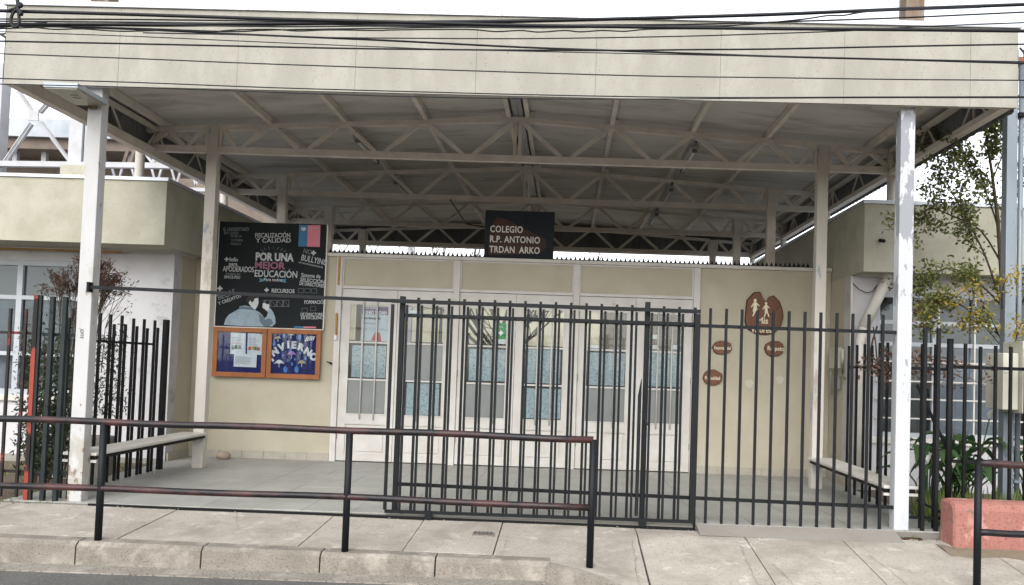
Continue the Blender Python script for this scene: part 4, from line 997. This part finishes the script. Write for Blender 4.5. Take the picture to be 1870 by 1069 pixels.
tag(MB().tube([(-1.15, 2*S-.01, 3.83), (-1.1, 2*S+1.6, 3.75), (-.4, 3*S-.02, 3.78), (.1, 3*S-.02, 3.80)], .012, 6).build('loose_cable', 'wire'), 'loose dark cable hanging under the rear trusses', 'cable')
st_ = MB(); bmx = bmesh.new(); bmesh.ops.create_icosphere(bmx, subdivisions=3, radius=1)
for v in bmx.verts: v.co = Vector((v.co.x*.10, v.co.y*.07, v.co.z*.055))*(1+.18*mnoise.noise(v.co*1.7))
st_.v = [v.co+Vector((-3.78, 3.40, .045)) for v in bmx.verts]; st_.f = [tuple(v.index for v in f.verts) for f in bmx.faces]; bmx.free()
tag(st_.build('stone', 'stone', smooth=True), 'rounded brown stone on the porch floor by the wall', 'stone')

# ------------------------------------------------------------------ overhead cables
WY = -2.4
wires = [
 ([(0, 20), (250, 27), (500, 35), (700, 40), (950, 46.5), (1200, 50), (1400, 52.5), (1650, 54.5), (1870, 57)], .0125, 'thick top cable sloping down along the cap of the fascia'),
 ([(0, 46.5), (130, 45.5), (250, 45.5), (500, 43.5), (700, 41.5), (950, 38.5), (1150, 34), (1400, 27), (1640, 17), (1870, 8.5)], .0125, 'thick cable rising to the upper corner beyond the rusty stub'),
 ([(0, 48), (130, 46.5), (300, 48), (500, 46), (700, 44), (950, 41), (1150, 36), (1400, 29), (1640, 19), (1870, 10)], .006, 'thin cable running just below the thick rising cable'),
 ([(0, 35), (250, 36), (500, 39), (800, 44), (1000, 47), (1250, 50), (1500, 52), (1870, 55.5)], .006, 'thin cable above the tangle, meeting the thick top cable'),
 ([(0, 39), (250, 41), (500, 44), (900, 47), (1080, 46), (1250, 45), (1400, 41), (1640, 33), (1870, 22.5)], .006, 'thin cable crossing in front of the rusty stub'),
 ([(0, 43), (250, 45), (500, 49), (700, 48), (950, 51), (1100, 50), (1250, 48), (1330, 47), (1400, 42), (1470, 35), (1510, 29), (1540, 28.5), (1590, 21), (1700, 17)], .0055, 'thin wandering cable that climbs in steps towards the stub'),
 ([(0, 51), (25, 48), (60, 50), (100, 54), (150, 53), (220, 57.5), (300, 56), (380, 58.5), (430, 55), (500, 54), (545, 57), (600, 55), (690, 56), (720, 55), (850, 54), (905, 58), (950, 56), (985, 59), (1030, 56), (1060, 58.5), (1100, 56), (1140, 57.5), (1180, 54), (1250, 53), (1500, 54)], .005, 'thin wavy cable looping along the top of the fascia'),
 ([(0, 46), (60, 47.5), (250, 54), (400, 61), (500, 65.5), (700, 74), (950, 86.5), (1130, 93), (1400, 103), (1650, 109.5), (1870, 116)], .0075, 'cable dropping steadily from the tangle across the fascia'),
 ([(0, 58), (250, 67), (500, 78), (720, 87), (830, 91), (1100, 97), (1400, 103.5), (1870, 113)], .0035, 'finest wire across the fascia, joining the cable below it'),
 ([(0, 75.5), (250, 80.5), (500, 86), (650, 89), (830, 91), (950, 92), (1130, 92.5), (1260, 91), (1400, 90), (1600, 86), (1700, 84), (1870, 81)], .0065, 'cable dipping and rising across the middle of the fascia'),
 ([(0, 98.5), (250, 107.5), (500, 117.5), (950, 132.5), (1200, 139.5), (1400, 142), (1650, 145.5), (1870, 147)], .0045, 'single wire across the lower middle of the fascia'),
 ([(0, 143.5), (250, 151), (500, 160.5), (800, 169), (1000, 174), (1200, 177.5), (1370, 178.5), (1600, 177.5), (1870, 177)], .0045, 'lowest wire but one, near the bottom edge of the fascia'),
 ([(0, 154), (190, 158), (450, 167), (680, 175), (950, 180.5), (1200, 181), (1370, 180), (1600, 178.8), (1870, 179)], .004, 'lowest wire, grazing the bottom edge of the fascia'),
 ([(350, 62), (450, 64), (560, 68), (650, 69.5), (900, 71), (1050, 70), (1250, 66.5), (1400, 62), (1550, 56.5), (1680, 49), (1870, 41.5)], .0045, 'thin wire leaving the fascia cap beyond the rusty stub'),
 ([(0, 53), (100, 49), (250, 52), (420, 58), (500, 55), (700, 52), (900, 49), (1100, 47), (1300, 50), (1500, 53), (1870, 56)], .005, 'thin cable tangled under the thick top cable'),
]
def spline(pts, n=6):
    o = []
    for k in range(len(pts)-1):
        p0 = pts[max(k-1, 0)]; p1 = pts[k]; p2 = pts[k+1]; p3 = pts[min(k+2, len(pts)-1)]
        for q in range(n):
            t = q/n; o.append(tuple(.5*((2*p1[i])+(-p0[i]+p2[i])*t+(2*p0[i]-5*p1[i]+4*p2[i]-p3[i])*t*t+(-p0[i]+3*p1[i]-3*p2[i]+p3[i])*t**3) for i in range(3)))
    o.append(tuple(pts[-1])); return o
for k, (pts, r, lab) in enumerate(wires):
    wy = WY+.05*((k*7) % 5-2)
    p3 = [P(x, y, wy) for x, y in pts]
    a = p3[0]+(p3[0]-p3[1]).normalized()*4; b = p3[-1]+(p3[-1]-p3[-2]).normalized()*4
    if pts[0][0] > 10: a = p3[0]+(p3[0]-p3[1]).normalized()*.3
    if pts[-1][0] < 1860: b = p3[-1]+(p3[-1]-p3[-2]).normalized()*.3
    tag(MB().tube(spline([tuple(a)]+[tuple(q) for q in p3]+[tuple(b)], 4), r*.82, 6).build('overhead_cable', 'wire', smooth=True), lab, 'cable', 'overhead cables crossing the fascia')
ct = thing('cable_tie', P(28, 30, WY-.14), 'black loop and knot tying the overhead cables together at their tangle', 'cable tie')
tp = [P(x, y, WY-.14) for x, y in ((30, 18), (24, 24), (20, 36), (22, 46), (28, 50), (34, 46), (35, 34), (33, 22), (31, 16))]
MB().tube(spline([tuple(q) for q in tp], 4), .009, 8).build('loop', 'wire', ct, smooth=True)
tp = [P(x, y, WY-.15) for x, y in ((31, -12), (32, 2), (34, 10), (37, 12), (39, 9), (36, 7), (32, 10), (34, 18), (40, 26), (36, 26))]
MB().tube(spline([tuple(q) for q in tp], 4), .011, 8).build('knot', 'wire', ct, smooth=True)
tp = [P(x, y, WY-.13) for x, y in ((12, 21), (24, 17), (33, 14), (40, 10))]
MB().tube(spline([tuple(q) for q in tp], 4), .009, 8).build('tail', 'wire', ct, smooth=True)

# ------------------------------------------------------------------ vegetation
def leaf(mb, p, d, n, L, W_):
    d = d.normalized(); s_ = d.cross(n)
    if s_.length < 1e-4: s_ = d.cross(Vector((1, .3, .2)))
    s_.normalize(); up_ = s_.cross(d)
    i = len(mb.v)
    mb.v += [p, p+d*L*.3+s_*W_*.5+up_*W_*.15, p+d*L*.75+s_*W_*.38+up_*W_*.1, p+d*L, p+d*L*.75-s_*W_*.38+up_*W_*.1, p+d*L*.3-s_*W_*.5+up_*W_*.15]
    mb.f += [(i, i+1, i+2, i+3), (i, i+3, i+4, i+5)]
def rv(r): return Vector((r.uniform(-1, 1), r.uniform(-1, 1), r.uniform(-1, 1)))
def branchy(r, wood, tips, p, d, L, rad, depth, up=.15, spread=.6, nseg=4, lo=.25):
    pts = [p]; q = p
    for k in range(nseg):
        d = (d+rv(r)*.13+Vector((0, 0, up*.15))).normalized(); q = q+d*(L/nseg); pts.append(q)
    wood.tube(pts, rad, 6 if depth > 1 else 4, False, rad*.45)
    if depth == 0:
        tips.append(pts); return
    n = r.randint(3, 4)
    for k in range(n):
        t = lo+(1-lo)*(k+r.random())/n; idx = min(int(t*nseg), nseg-1); b = pts[idx].lerp(pts[idx+1], t*nseg-idx)
        nd = (d+rv(r)*spread+Vector((0, 0, up))).normalized()
        branchy(r, wood, tips, b, nd, L*r.uniform(.45, .65), rad*.5, depth-1, up, spread, nseg, lo)
    tips.append(pts)
# tree by the grey post
tr_ = thing('young_tree', (5.22, 1.2, 0), 'slender young tree with small green and yellowing leaves by the grey post', 'tree')
r = random.Random(21); wood = MB(); tips = []
trunk = [P(1838, 905, 1.2), P(1834, 760, 1.2), P(1832, 620, 1.2), P(1829, 500, 1.2), P(1822, 400, 1.2), P(1812, 320, 1.2), P(1803, 260, 1.2), P(1797, 215, 1.2)]
wood.tube(trunk, .035, 8, True, .008)
def stem(pix, rad, dpt, n=7, L=.32, up=.2, spread=.75):
    pts = [P(x, y, Y) for x, y, Y in pix]; wood.tube(spline([tuple(p) for p in pts], 3), rad, 5, False, rad*.4)
    sp_ = [Vector(p) for p in spline([tuple(p) for p in pts], 6)]
    for k in range(n):
        j = int(len(sp_)*(.25+.72*k/n)); j = min(j, len(sp_)-2); dd = (sp_[j+1]-sp_[j]).normalized()
        branchy(r, wood, tips, sp_[j], (dd+rv(r)*spread).normalized(), L*r.uniform(.7, 1.25), rad*.45, dpt, up, spread)
    tips.append(sp_)
stem([(1830, 560, 1.2), (1800, 470, 1.1), (1765, 400, 1.0), (1735, 345, 1.0), (1726, 325, 1.0)], .012, 1, 9)
stem([(1828, 480, 1.2), (1790, 420, 1.3), (1740, 395, 1.3), (1700, 380, 1.3), (1682, 392, 1.3)], .011, 1, 8)
stem([(1824, 420, 1.2), (1800, 350, 1.25), (1770, 300, 1.3), (1750, 262, 1.3)], .010, 1, 8)
stem([(1815, 340, 1.2), (1806, 280, 1.1), (1800, 235, 1.1), (1806, 190, 1.1)], .009, 1, 9, .26)
stem([(1812, 330, 1.2), (1835, 270, 1.2), (1843, 225, 1.2), (1838, 205, 1.2)], .009, 1, 8, .26)
stem([(1831, 560, 1.2), (1790, 520, 1.0), (1740, 490, .9), (1706, 500, .9), (1692, 520, .9)], .010, 1, 8)
stem([(1832, 620, 1.2), (1800, 590, .8), (1760, 560, .6), (1720, 545, .5), (1700, 555, .5)], .010, 1, 8)
stem([(1826, 440, 1.2), (1850, 380, 1.3), (1870, 320, 1.3), (1890, 270, 1.3)], .010, 1, 7)
stem([(1832, 600, 1.2), (1860, 560, .9), (1885, 520, .8), (1900, 480, .8)], .010, 1, 7)
gl_, yl_ = MB(), MB()
for tp in tips:
    n = 40 if len(tp) < 12 else 50
    for k in range(n):
        j = r.randint(1, len(tp)-1); p = tp[j-1].lerp(tp[j], r.random())
        if r.random() < .35: continue
        yellowish = clamp((2.25-p.z)/.7, 0, 1)*(.75 if p.x > 4.6 else .35)
        leaf(yl_ if r.random() < yellowish else gl_, p+rv(r)*.065, rv(r)+Vector((0, -.2, .1)), rv(r)+Vector((0, 0, .8)), r.uniform(.026, .05), r.uniform(.02, .034))
# bright yellow sprays in front of the cabinet
ytips = []
def ystem(pix, n):
    pts = [Vector(p) for p in spline([tuple(P(x, y, Y)) for x, y, Y in pix], 5)]; wood.tube(pts, .007, 4, False, .003)
    for k in range(n):
        p = pts[r.randint(2, len(pts)-1)]+rv(r)*.09
        leaf(yl_, p, rv(r), rv(r)+Vector((0, 0, 1)), r.uniform(.022, .042), r.uniform(.018, .03))
ystem([(1835, 640, 1.2), (1800, 560, .6), (1770, 530, .4), (1740, 545, .3), (1725, 540, .3)], 150)
ystem([(1835, 640, 1.2), (1830, 540, .5), (1845, 500, .35), (1860, 520, .3)], 150)
ystem([(1838, 700, 1.2), (1855, 620, .4), (1868, 590, .3), (1880, 600, .3)], 170)
ystem([(1835, 640, 1.2), (1800, 600, .6), (1775, 580, .5), (1750, 590, .4)], 90)
wood.build('trunk', 'bark', tr_, smooth=True); tag(gl_.build('crown', 'leaf_green', tr_, fix=False), None, None); yl_.build('yellow_foliage', 'leaf_yellow', tr_, fix=False)
# dry vine on the fence beneath
vn = MB(); vw = MB()
for k in range(26):
    x = r.uniform(1560, 1740); y0_ = 664+r.uniform(-14, 16); a = P(x, y0_, .35)
    pts = [a]
    for q in range(5): pts.append(pts[-1]+Vector((r.uniform(.0, .12), r.uniform(-.05, .05), r.uniform(-.06, .05))))
    vw.tube(pts, .004, 4, False)
    for q in range(16): leaf(vn, pts[r.randint(0, 5)]+rv(r)*.05, rv(r), rv(r), r.uniform(.03, .06), r.uniform(.015, .03))
for k in range(120):
    x = r.uniform(1664, 1712); y_ = 565+r.gauss(0, 14); leaf(vn, P(x, y_, .9), rv(r), rv(r), .05, .025)
vv = thing('dry_vine', (4.0, .35, 1.4), 'dry brown vine straggling along the fence rail behind the peeling column', 'plant')
vn.build('dry_leaves', 'leaf_dry', vv, fix=False); vw.build('stem', 'twig', vv)
# arum lilies
lm_big = None
def arum(loc, n, hmax, label, flowers):
    t = thing('arum_lily', loc, label, 'plant', 'arum lilies behind the fence'); base = Vector(loc)
    for k in range(n):
        az = r.uniform(0, 2*math.pi); hgt_ = hmax*r.uniform(.5, 1); lean = r.uniform(.08, .38)
        d = Vector((math.cos(az), math.sin(az), 0)); m = MB(); tip = base+d*lean+Vector((0, 0, hgt_))
        m.tube([base+d*.02, base+d*lean*.4+Vector((0, 0, hgt_*.6)), tip], .008, 5, False)
        L = r.uniform(.22, .36); W_ = L*.62; sd_ = d.cross(Vector((0, 0, 1))); cols_ = 6; i = len(m.v)
        for q in range(cols_+1):
            tq = q/cols_; c = tip+d*(L*(tq-.2))+Vector((0, 0, .10*math.sin(tq*2.4)-.20*tq*tq)); wq = W_*.5*math.sin(math.pi*min(1, tq*.92+.10))**.8*(1.15-tq*.7)
            m.v += [c-sd_*wq+Vector((0, 0, .05*wq/.1*.6)), c, c+sd_*wq+Vector((0, 0, .05*wq/.1*.6))]
            if q: 
                a = i+3*(q-1); m.f += [(a, a+1, a+4, a+3), (a+1, a+2, a+5, a+4)]
        m.build('leaf', 'leaf_calla', t, fix=False, smooth=True)
    for (dx, dy, hh) in flowers:
        m = MB(); b = base+Vector((dx, dy, hh)); m.tube([base+Vector((dx*.4, dy*.4, .05)), b], .007, 5, False)
        fo = m.build('flower', 'leaf_calla', t)
        m = MB(); i = 0
        for q in range(9):
            an = 2*math.pi*q/8; rr_ = .03+.012*math.cos(an); m.v += [b+Vector((.006*math.cos(an), .006*math.sin(an), 0)), b+Vector((rr_*math.cos(an), rr_*math.sin(an), .06+.04*math.cos(an)))]
            if q: m.f.append((2*q-2, 2*q, 2*q+1, 2*q-1))
        m.build('spathe', 'petal', fo, fix=False, smooth=True)
arum((4.62, .95, 0), 22, .78, 'broad-leaved arum lily clump with one tall white flower by the cabinet', [(.25, -.2, .98)])
arum((4.28, .75, 0), 16, .68, 'arum lily clump with white flowers close to the round fence post', [(-.12, -.25, .55), (.1, -.3, .52)])
arum((5.35, .9, 0), 18, .72, 'arum lily clump beyond the grey post at the picture edge', [])
arum((4.95, 1.3, 0), 14, .62, 'low arum lily clump at the foot of the young tree', [])
gr = MB()
for k in range(900):
    x = r.uniform(4.1, 6); y = r.uniform(.15, .8); b = Vector((x, y, -.03)); leaf(gr, b, Vector((r.uniform(-.35, .35), r.uniform(-.35, .35), 1)), Vector((r.uniform(-1, 1), -1, 0)), r.uniform(.12, .42), .014)
for k in range(700):
    x = r.uniform(-6, -3.9); y = r.uniform(.0, 2.4)
    if mnoise.noise((x*2, y*2, 7)) < .05: continue
    leaf(gr, Vector((x, y, -.03)), Vector((r.uniform(-.5, .5), r.uniform(-.5, .5), .8)), Vector((r.uniform(-1, 1), -1, 0)), r.uniform(.03, .10), .010)
for k in range(90):
    x = r.gauss(3.72, .14); y = -.02+r.gauss(0, .03); leaf(gr, Vector((x, y-.03, zs(x, y)-.01)), Vector((r.uniform(-1, 1), r.uniform(-1, .3), .25)), Vector((0, 0, 1)), r.uniform(.03, .09), .008)
for k in range(60):
    x = r.gauss(-4.15, .2); y = -.03+r.gauss(0, .02); leaf(gr, Vector((x, y, zs(x, y)-.01)), Vector((r.uniform(-1, 1), r.uniform(-1, .3), .5)), Vector((0, 0, 1)), r.uniform(.03, .07), .008)
tag(gr.build('grass_tufts', 'grass', fix=False), 'sparse grass blades growing in the earth beds and at post feet', 'grass', kind='stuff')
lt = MB()
for k in range(260):
    if k % 2: x, y, z = r.uniform(3.85, 5.2), r.uniform(-.12, .6), -.02
    else: x, y, z = r.uniform(-5.6, -3.9), r.uniform(-.03, 1.2), -.015
    leaf(lt, Vector((x, y, z+.005)), Vector((r.uniform(-1, 1), r.uniform(-1, 1), .1)), Vector((r.uniform(-.3, .3), 0, 1)), r.uniform(.03, .06), .025)
tag(lt.build('fallen_leaves', 'leaf_dry', fix=False), 'dry fallen leaves scattered on the earth beds', 'leaves', kind='stuff')
gt_ = MB()
for k in range(420):
    x = r.uniform(-5.5, 5.5); y = (-.06-abs(r.gauss(0, .10))) if k % 3 == 0 else ((-1.2-abs(r.gauss(0, .05))) if (k % 3 == 1 and x < .6) else r.uniform(-1.0, -.1))
    z = zs(x, y)+.006 if y > -1.19 else RZ+.004
    q = r.uniform(.003, .009); i = len(gt_.v)
    gt_.v += [Vector((x-q, y-q*r.uniform(.5, 1), z)), Vector((x+q, y-q*.6, z)), Vector((x+q*.4, y+q, z)), Vector((x, y, z+q*.9))]; gt_.f += [(i, i+1, i+3), (i+1, i+2, i+3), (i+2, i, i+3)]
tag(gt_.build('pavement_grit', 'concrete', fix=False), 'loose grit and small pebbles scattered over the pavement and gutter', 'grit', kind='stuff')
# weathered rubble at the foot of the peeling column
rb = MB()
for k in range(14):
    x = r.gauss(3.74, .12); y = r.uniform(-.12, -.02); a = r.uniform(0, 3); L = r.uniform(.04, .11)
    rb.bar((x, y, zs(x, y)+.006), (x+math.cos(a)*L, y+math.sin(a)*.02, zs(x, y)+.008), .018, .012)
tag(rb.build('wood_chips', 'bark_edge'), 'splintered wood chips heaped round the foot of the peeling column', 'debris', kind='stuff')
# reddish nandina and dark bush behind the outer fence
nd = thing('nandina_bush', (-4.75, 1.3, 0), 'reddish feathery nandina bush rising behind the worn white column', 'shrub')
r = random.Random(8); wood = MB(); red = MB(); dk = MB()
def P2(x, y, Y): return P(x, y, Y)
for k in range(9):
    b = Vector((-4.75+r.uniform(-.12, .12), 1.3+r.uniform(-.1, .1), 0)); top = P(r.uniform(100, 200), r.uniform(490, 545), 1.3+r.uniform(-.25, .2))
    midp = b.lerp(top, .5)+rv(r)*.06; wood.tube(spline([tuple(b), tuple(midp), tuple(top)], 4), .010, 5, False, .005)
    for q in range(16):
        d = (top-midp).normalized()+rv(r)*1.1; L = r.uniform(.15, .34); e = top+d.normalized()*L*.8; e.z = min(e.z, P(150, 478, 1.3).z)
        wood.tube([tuple(top.lerp(midp, r.uniform(0, .35))), tuple(e)], .003, 3, False)
        for z in range(20): leaf(red if r.random() < .85 else dk, top.lerp(e, r.uniform(.3, 1.05))+rv(r)*.035, d+rv(r)*.7, rv(r), r.uniform(.03, .055), .011)
for k in range(900):
    t = r.random(); x = lerp(165, 225, r.random())+r.gauss(0, 8); y = lerp(610, 760, t)
    leaf(dk, P(x, y, 1.6+r.uniform(-.3, .3)), rv(r), rv(r), r.uniform(.03, .05), .014)
for x, y in ((225, 530), (235, 560), (240, 520), (222, 505), (215, 600)):
    e = P(x, y, 1.35); wood.tube([tuple(P(185, 680, 1.35)), tuple(P(192, 600, 1.35)), tuple(e)], .006, 4, False, .002)
    for z in range(14): leaf(dk if r.random() < .6 else red, e+rv(r)*.07, rv(r), rv(r), r.uniform(.03, .05), .014)
wood.build('stem', 'bark', nd); red.build('red_foliage', 'leaf_red', nd, fix=False); dk.build('dark_foliage', 'leaf_dark', nd, fix=False)
db = thing('dark_bush', (-4.5, .7, 0), 'dark leafy bush crowded between the fence bars next to the red post', 'shrub')
wood = MB(); dk = MB()
for k in range(12):
    b = Vector((-4.5+r.uniform(-.1, .1), .7, 0)); e = P(r.uniform(72, 145), r.uniform(570, 760), r.uniform(.45, .9)); wood.tube(spline([tuple(b), tuple(b.lerp(e, .5)+rv(r)*.1), tuple(e)], 3), .010, 5, False, .004)
    for q in range(210):
        p = b.lerp(e, r.uniform(.15, 1.05))+rv(r)*.14; p.z = max(p.z, .02); leaf(dk, p, rv(r), rv(r), r.uniform(.04, .07), .022)
for k in range(260):
    p = P(r.uniform(25, 75), r.uniform(600, 830), r.uniform(.8, 1.4)); leaf(dk, p, rv(r), rv(r), r.uniform(.03, .05), .012)
wood.build('stem', 'bark', db); dk.build('foliage', 'leaf_dark', db, fix=False)

# ------------------------------------------------------------------ behind the porch
# courtyard seen through the door panes and over the coping
struct(MB().quad((-14, YW+.2, -.02), (14, YW+.2, -.02), (14, 40, -.02), (-14, 40, -.02)).build('courtyard_ground', 'courtfloor'))
cbld = thing('courtyard_building', (0, 15, 0), 'low cream building with dark base seen through the door panes', 'building')
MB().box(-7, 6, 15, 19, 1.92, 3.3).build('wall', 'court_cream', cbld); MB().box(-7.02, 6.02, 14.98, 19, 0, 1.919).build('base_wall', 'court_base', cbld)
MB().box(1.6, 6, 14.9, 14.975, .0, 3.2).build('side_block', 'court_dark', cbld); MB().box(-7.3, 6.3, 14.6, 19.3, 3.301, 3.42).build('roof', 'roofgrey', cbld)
bt2 = thing('bare_tree', (-1.0, 12.0, 0), 'bare branching tree in the courtyard behind the entrance wall', 'tree')
r = random.Random(4); wood = MB(); tips = []
wood.tube([(-1.0, 12, 0), (-1.02, 12, 1.0), (-.95, 12.05, 1.7)], .13, 8, True, .10)
for k in range(8):
    a = k*.78+r.random()*.4; branchy(r, wood, tips, Vector((-.98, 12, 1.35+.05*k)), Vector((math.cos(a)*.9, math.sin(a)*.5, .75)).normalized(), r.uniform(1.5, 2.2), .05, 3, .12, .65, 5, .2)
for k in range(3): branchy(r, wood, tips, Vector((-2.4+k*.7, 12.6, 1.6)), Vector((r.uniform(-.5, .5), 0, 1)).normalized(), 2.1, .05, 3, .12, .65, 5, .2)
wood.build('trunk', 'twig', bt2)
# lattice beam crossing behind the rear of the canopy
lat = thing('courtyard_walkway_roof', (-4, 13.2, 0), 'pale lattice-beam walkway roof showing in the gap behind the poster', 'roof')
for x in (-5.6, -3.3): MB().box(x-.08, x+.08, 13.1, 13.26, 0, 4.8).build('column', 'white_steel', lat)
for za, zb in ((4.0, 4.10), (4.7, 4.8)): MB().box(-9, -3.2, 13.15, 13.22, za, zb).build('chord', 'white_steel', lat)
x = -8.8
while x < -3.9:
    MB().bar((x, 13.18, 4.1), (x+.35, 13.18, 4.7), .03, .05, (0, 1, 0)).build('diagonal', 'white_steel', lat); MB().bar((x+.38, 13.18, 4.7), (x+.72, 13.18, 4.1), .03, .05, (0, 1, 0)).build('diagonal', 'white_steel', lat); x += .76
# white steel walkway roof over the wing
wk = thing('walkway_roof', (-9, 8, 3.2), 'white steel frame with crossed braces and grey roof above the nandina wing', 'roof')
def wp(x, y, Y=8.0): return P(x, y, Y)
pl = wp(63, 212)
MB().box(pl.x-.10, pl.x+.09, 7.97, 8.0, pl.z-.10, pl.z+.10).build('gusset_plate', 'white_steel', wk)
for ex, ey in ((-12, 322), (128, 298), (30, 165), (118, 150)):
    e = wp(ex, ey); a = pl.lerp(e, .12)
    MB().bar((a.x, 8.06, a.z), (e.x, 8.06, e.z), .06, .07, (0, 1, 0)).build('brace', 'white_steel', wk)
    MB().bar((a.x, 8.0, a.z+.02), (e.x, 8.0, e.z+.02), .015, .02, (0, 1, 0)).build('brace_edge', 'white_steel', wk)
a, b = wp(-60, 299), wp(330, 304)
MB().bar(a, b, .12, .10).build('bottom_beam', 'white_steel', wk)
c0, c1 = wp(126, 298), wp(150, 298)
MB().box(c0.x, c1.x, 7.95, 8.2, 3.2, wp(140, 150).z).build('column', 'white_steel', wk)
MB().box(wp(152, 298).x, wp(162, 298).x, 8.0, 8.2, 3.3, wp(140, 150).z).build('column', 'white_steel', wk)
MB().box(c0.x-.1, c1.x+.15, 7.9, 8.3, 3.2, wp(130, 302).z-.02).build('pedestal', 'parapet', wk)
cl_ = wp(2, 200); MB().box(cl_.x-.35, cl_.x+.03, 7.95, 8.2, 3.2, 6.8).build('column', 'white_steel', wk)
g0_, g1_ = wp(-60, 213, 9.5), wp(135, 215, 9.5)
MB().box(g0_.x-3, g1_.x+1.6, 9.5, 9.6, wp(50, 249, 9.5).z, g0_.z).build('gutter', 'roofgrey', wk)
MB().box(g0_.x-3, g1_.x+3.5, 9.62, 13.5, wp(50, 271, 9.6).z, wp(50, 249, 9.6).z+.0).build('eave', 'eave_brown', wk)
e0 = wp(0, 279, 10.5); e1 = wp(0, 297, 10.5)
MB().box(e0.x-3, wp(330, 290, 10.5).x+2, 10.5, 13.4, e1.z-.4, e0.z).build('lower_eave', 'eave_brown', wk)
for x in (30, 83, 190, 240, 290):
    p = wp(x, 272, 9.9); MB().box(p.x-.05, p.x+.05, 9.85, 9.95, p.z-.3, p.z+.2).build('hanger', 'white_steel', wk)
for k in range(5):
    x = 205+k*36; a = wp(x, 308, 8.6); b = wp(x+9, 340, 8.6); c = wp(x+18, 308, 8.6)
    MB().bar(a, b, .035, .035, (0, 1, 0)).build('diagonal', 'white_steel', wk); MB().bar(b, c, .035, .035, (0, 1, 0)).build('diagonal', 'white_steel', wk)
a, b = wp(195, 342, 8.6), wp(520, 352, 8.6); MB().bar(a, b, .08, .07).build('lattice_chord', 'white_steel', wk)
MB().box(wp(190, 330, 9.4).x, wp(560, 330, 9.4).x, 9.4, 9.5, 3.3, wp(190, 322, 9.4).z).build('far_wall', 'eave_brown', wk)
for x, ey in ((278, 285), (300, 284), (262, 284), (290, 282)):
    MB().bar(wp(282, 303, 8.0), wp(x, 276, 8.0), .04, .05, (0, 1, 0)).build('brace', 'white_steel', wk)
for k, x in enumerate((226, 238)): MB().bar(wp(x, 300, 8.8), wp(x+8, 275, 8.8), .06, .06, (0, 1, 0)).build('strut', 'eave_brown', wk)
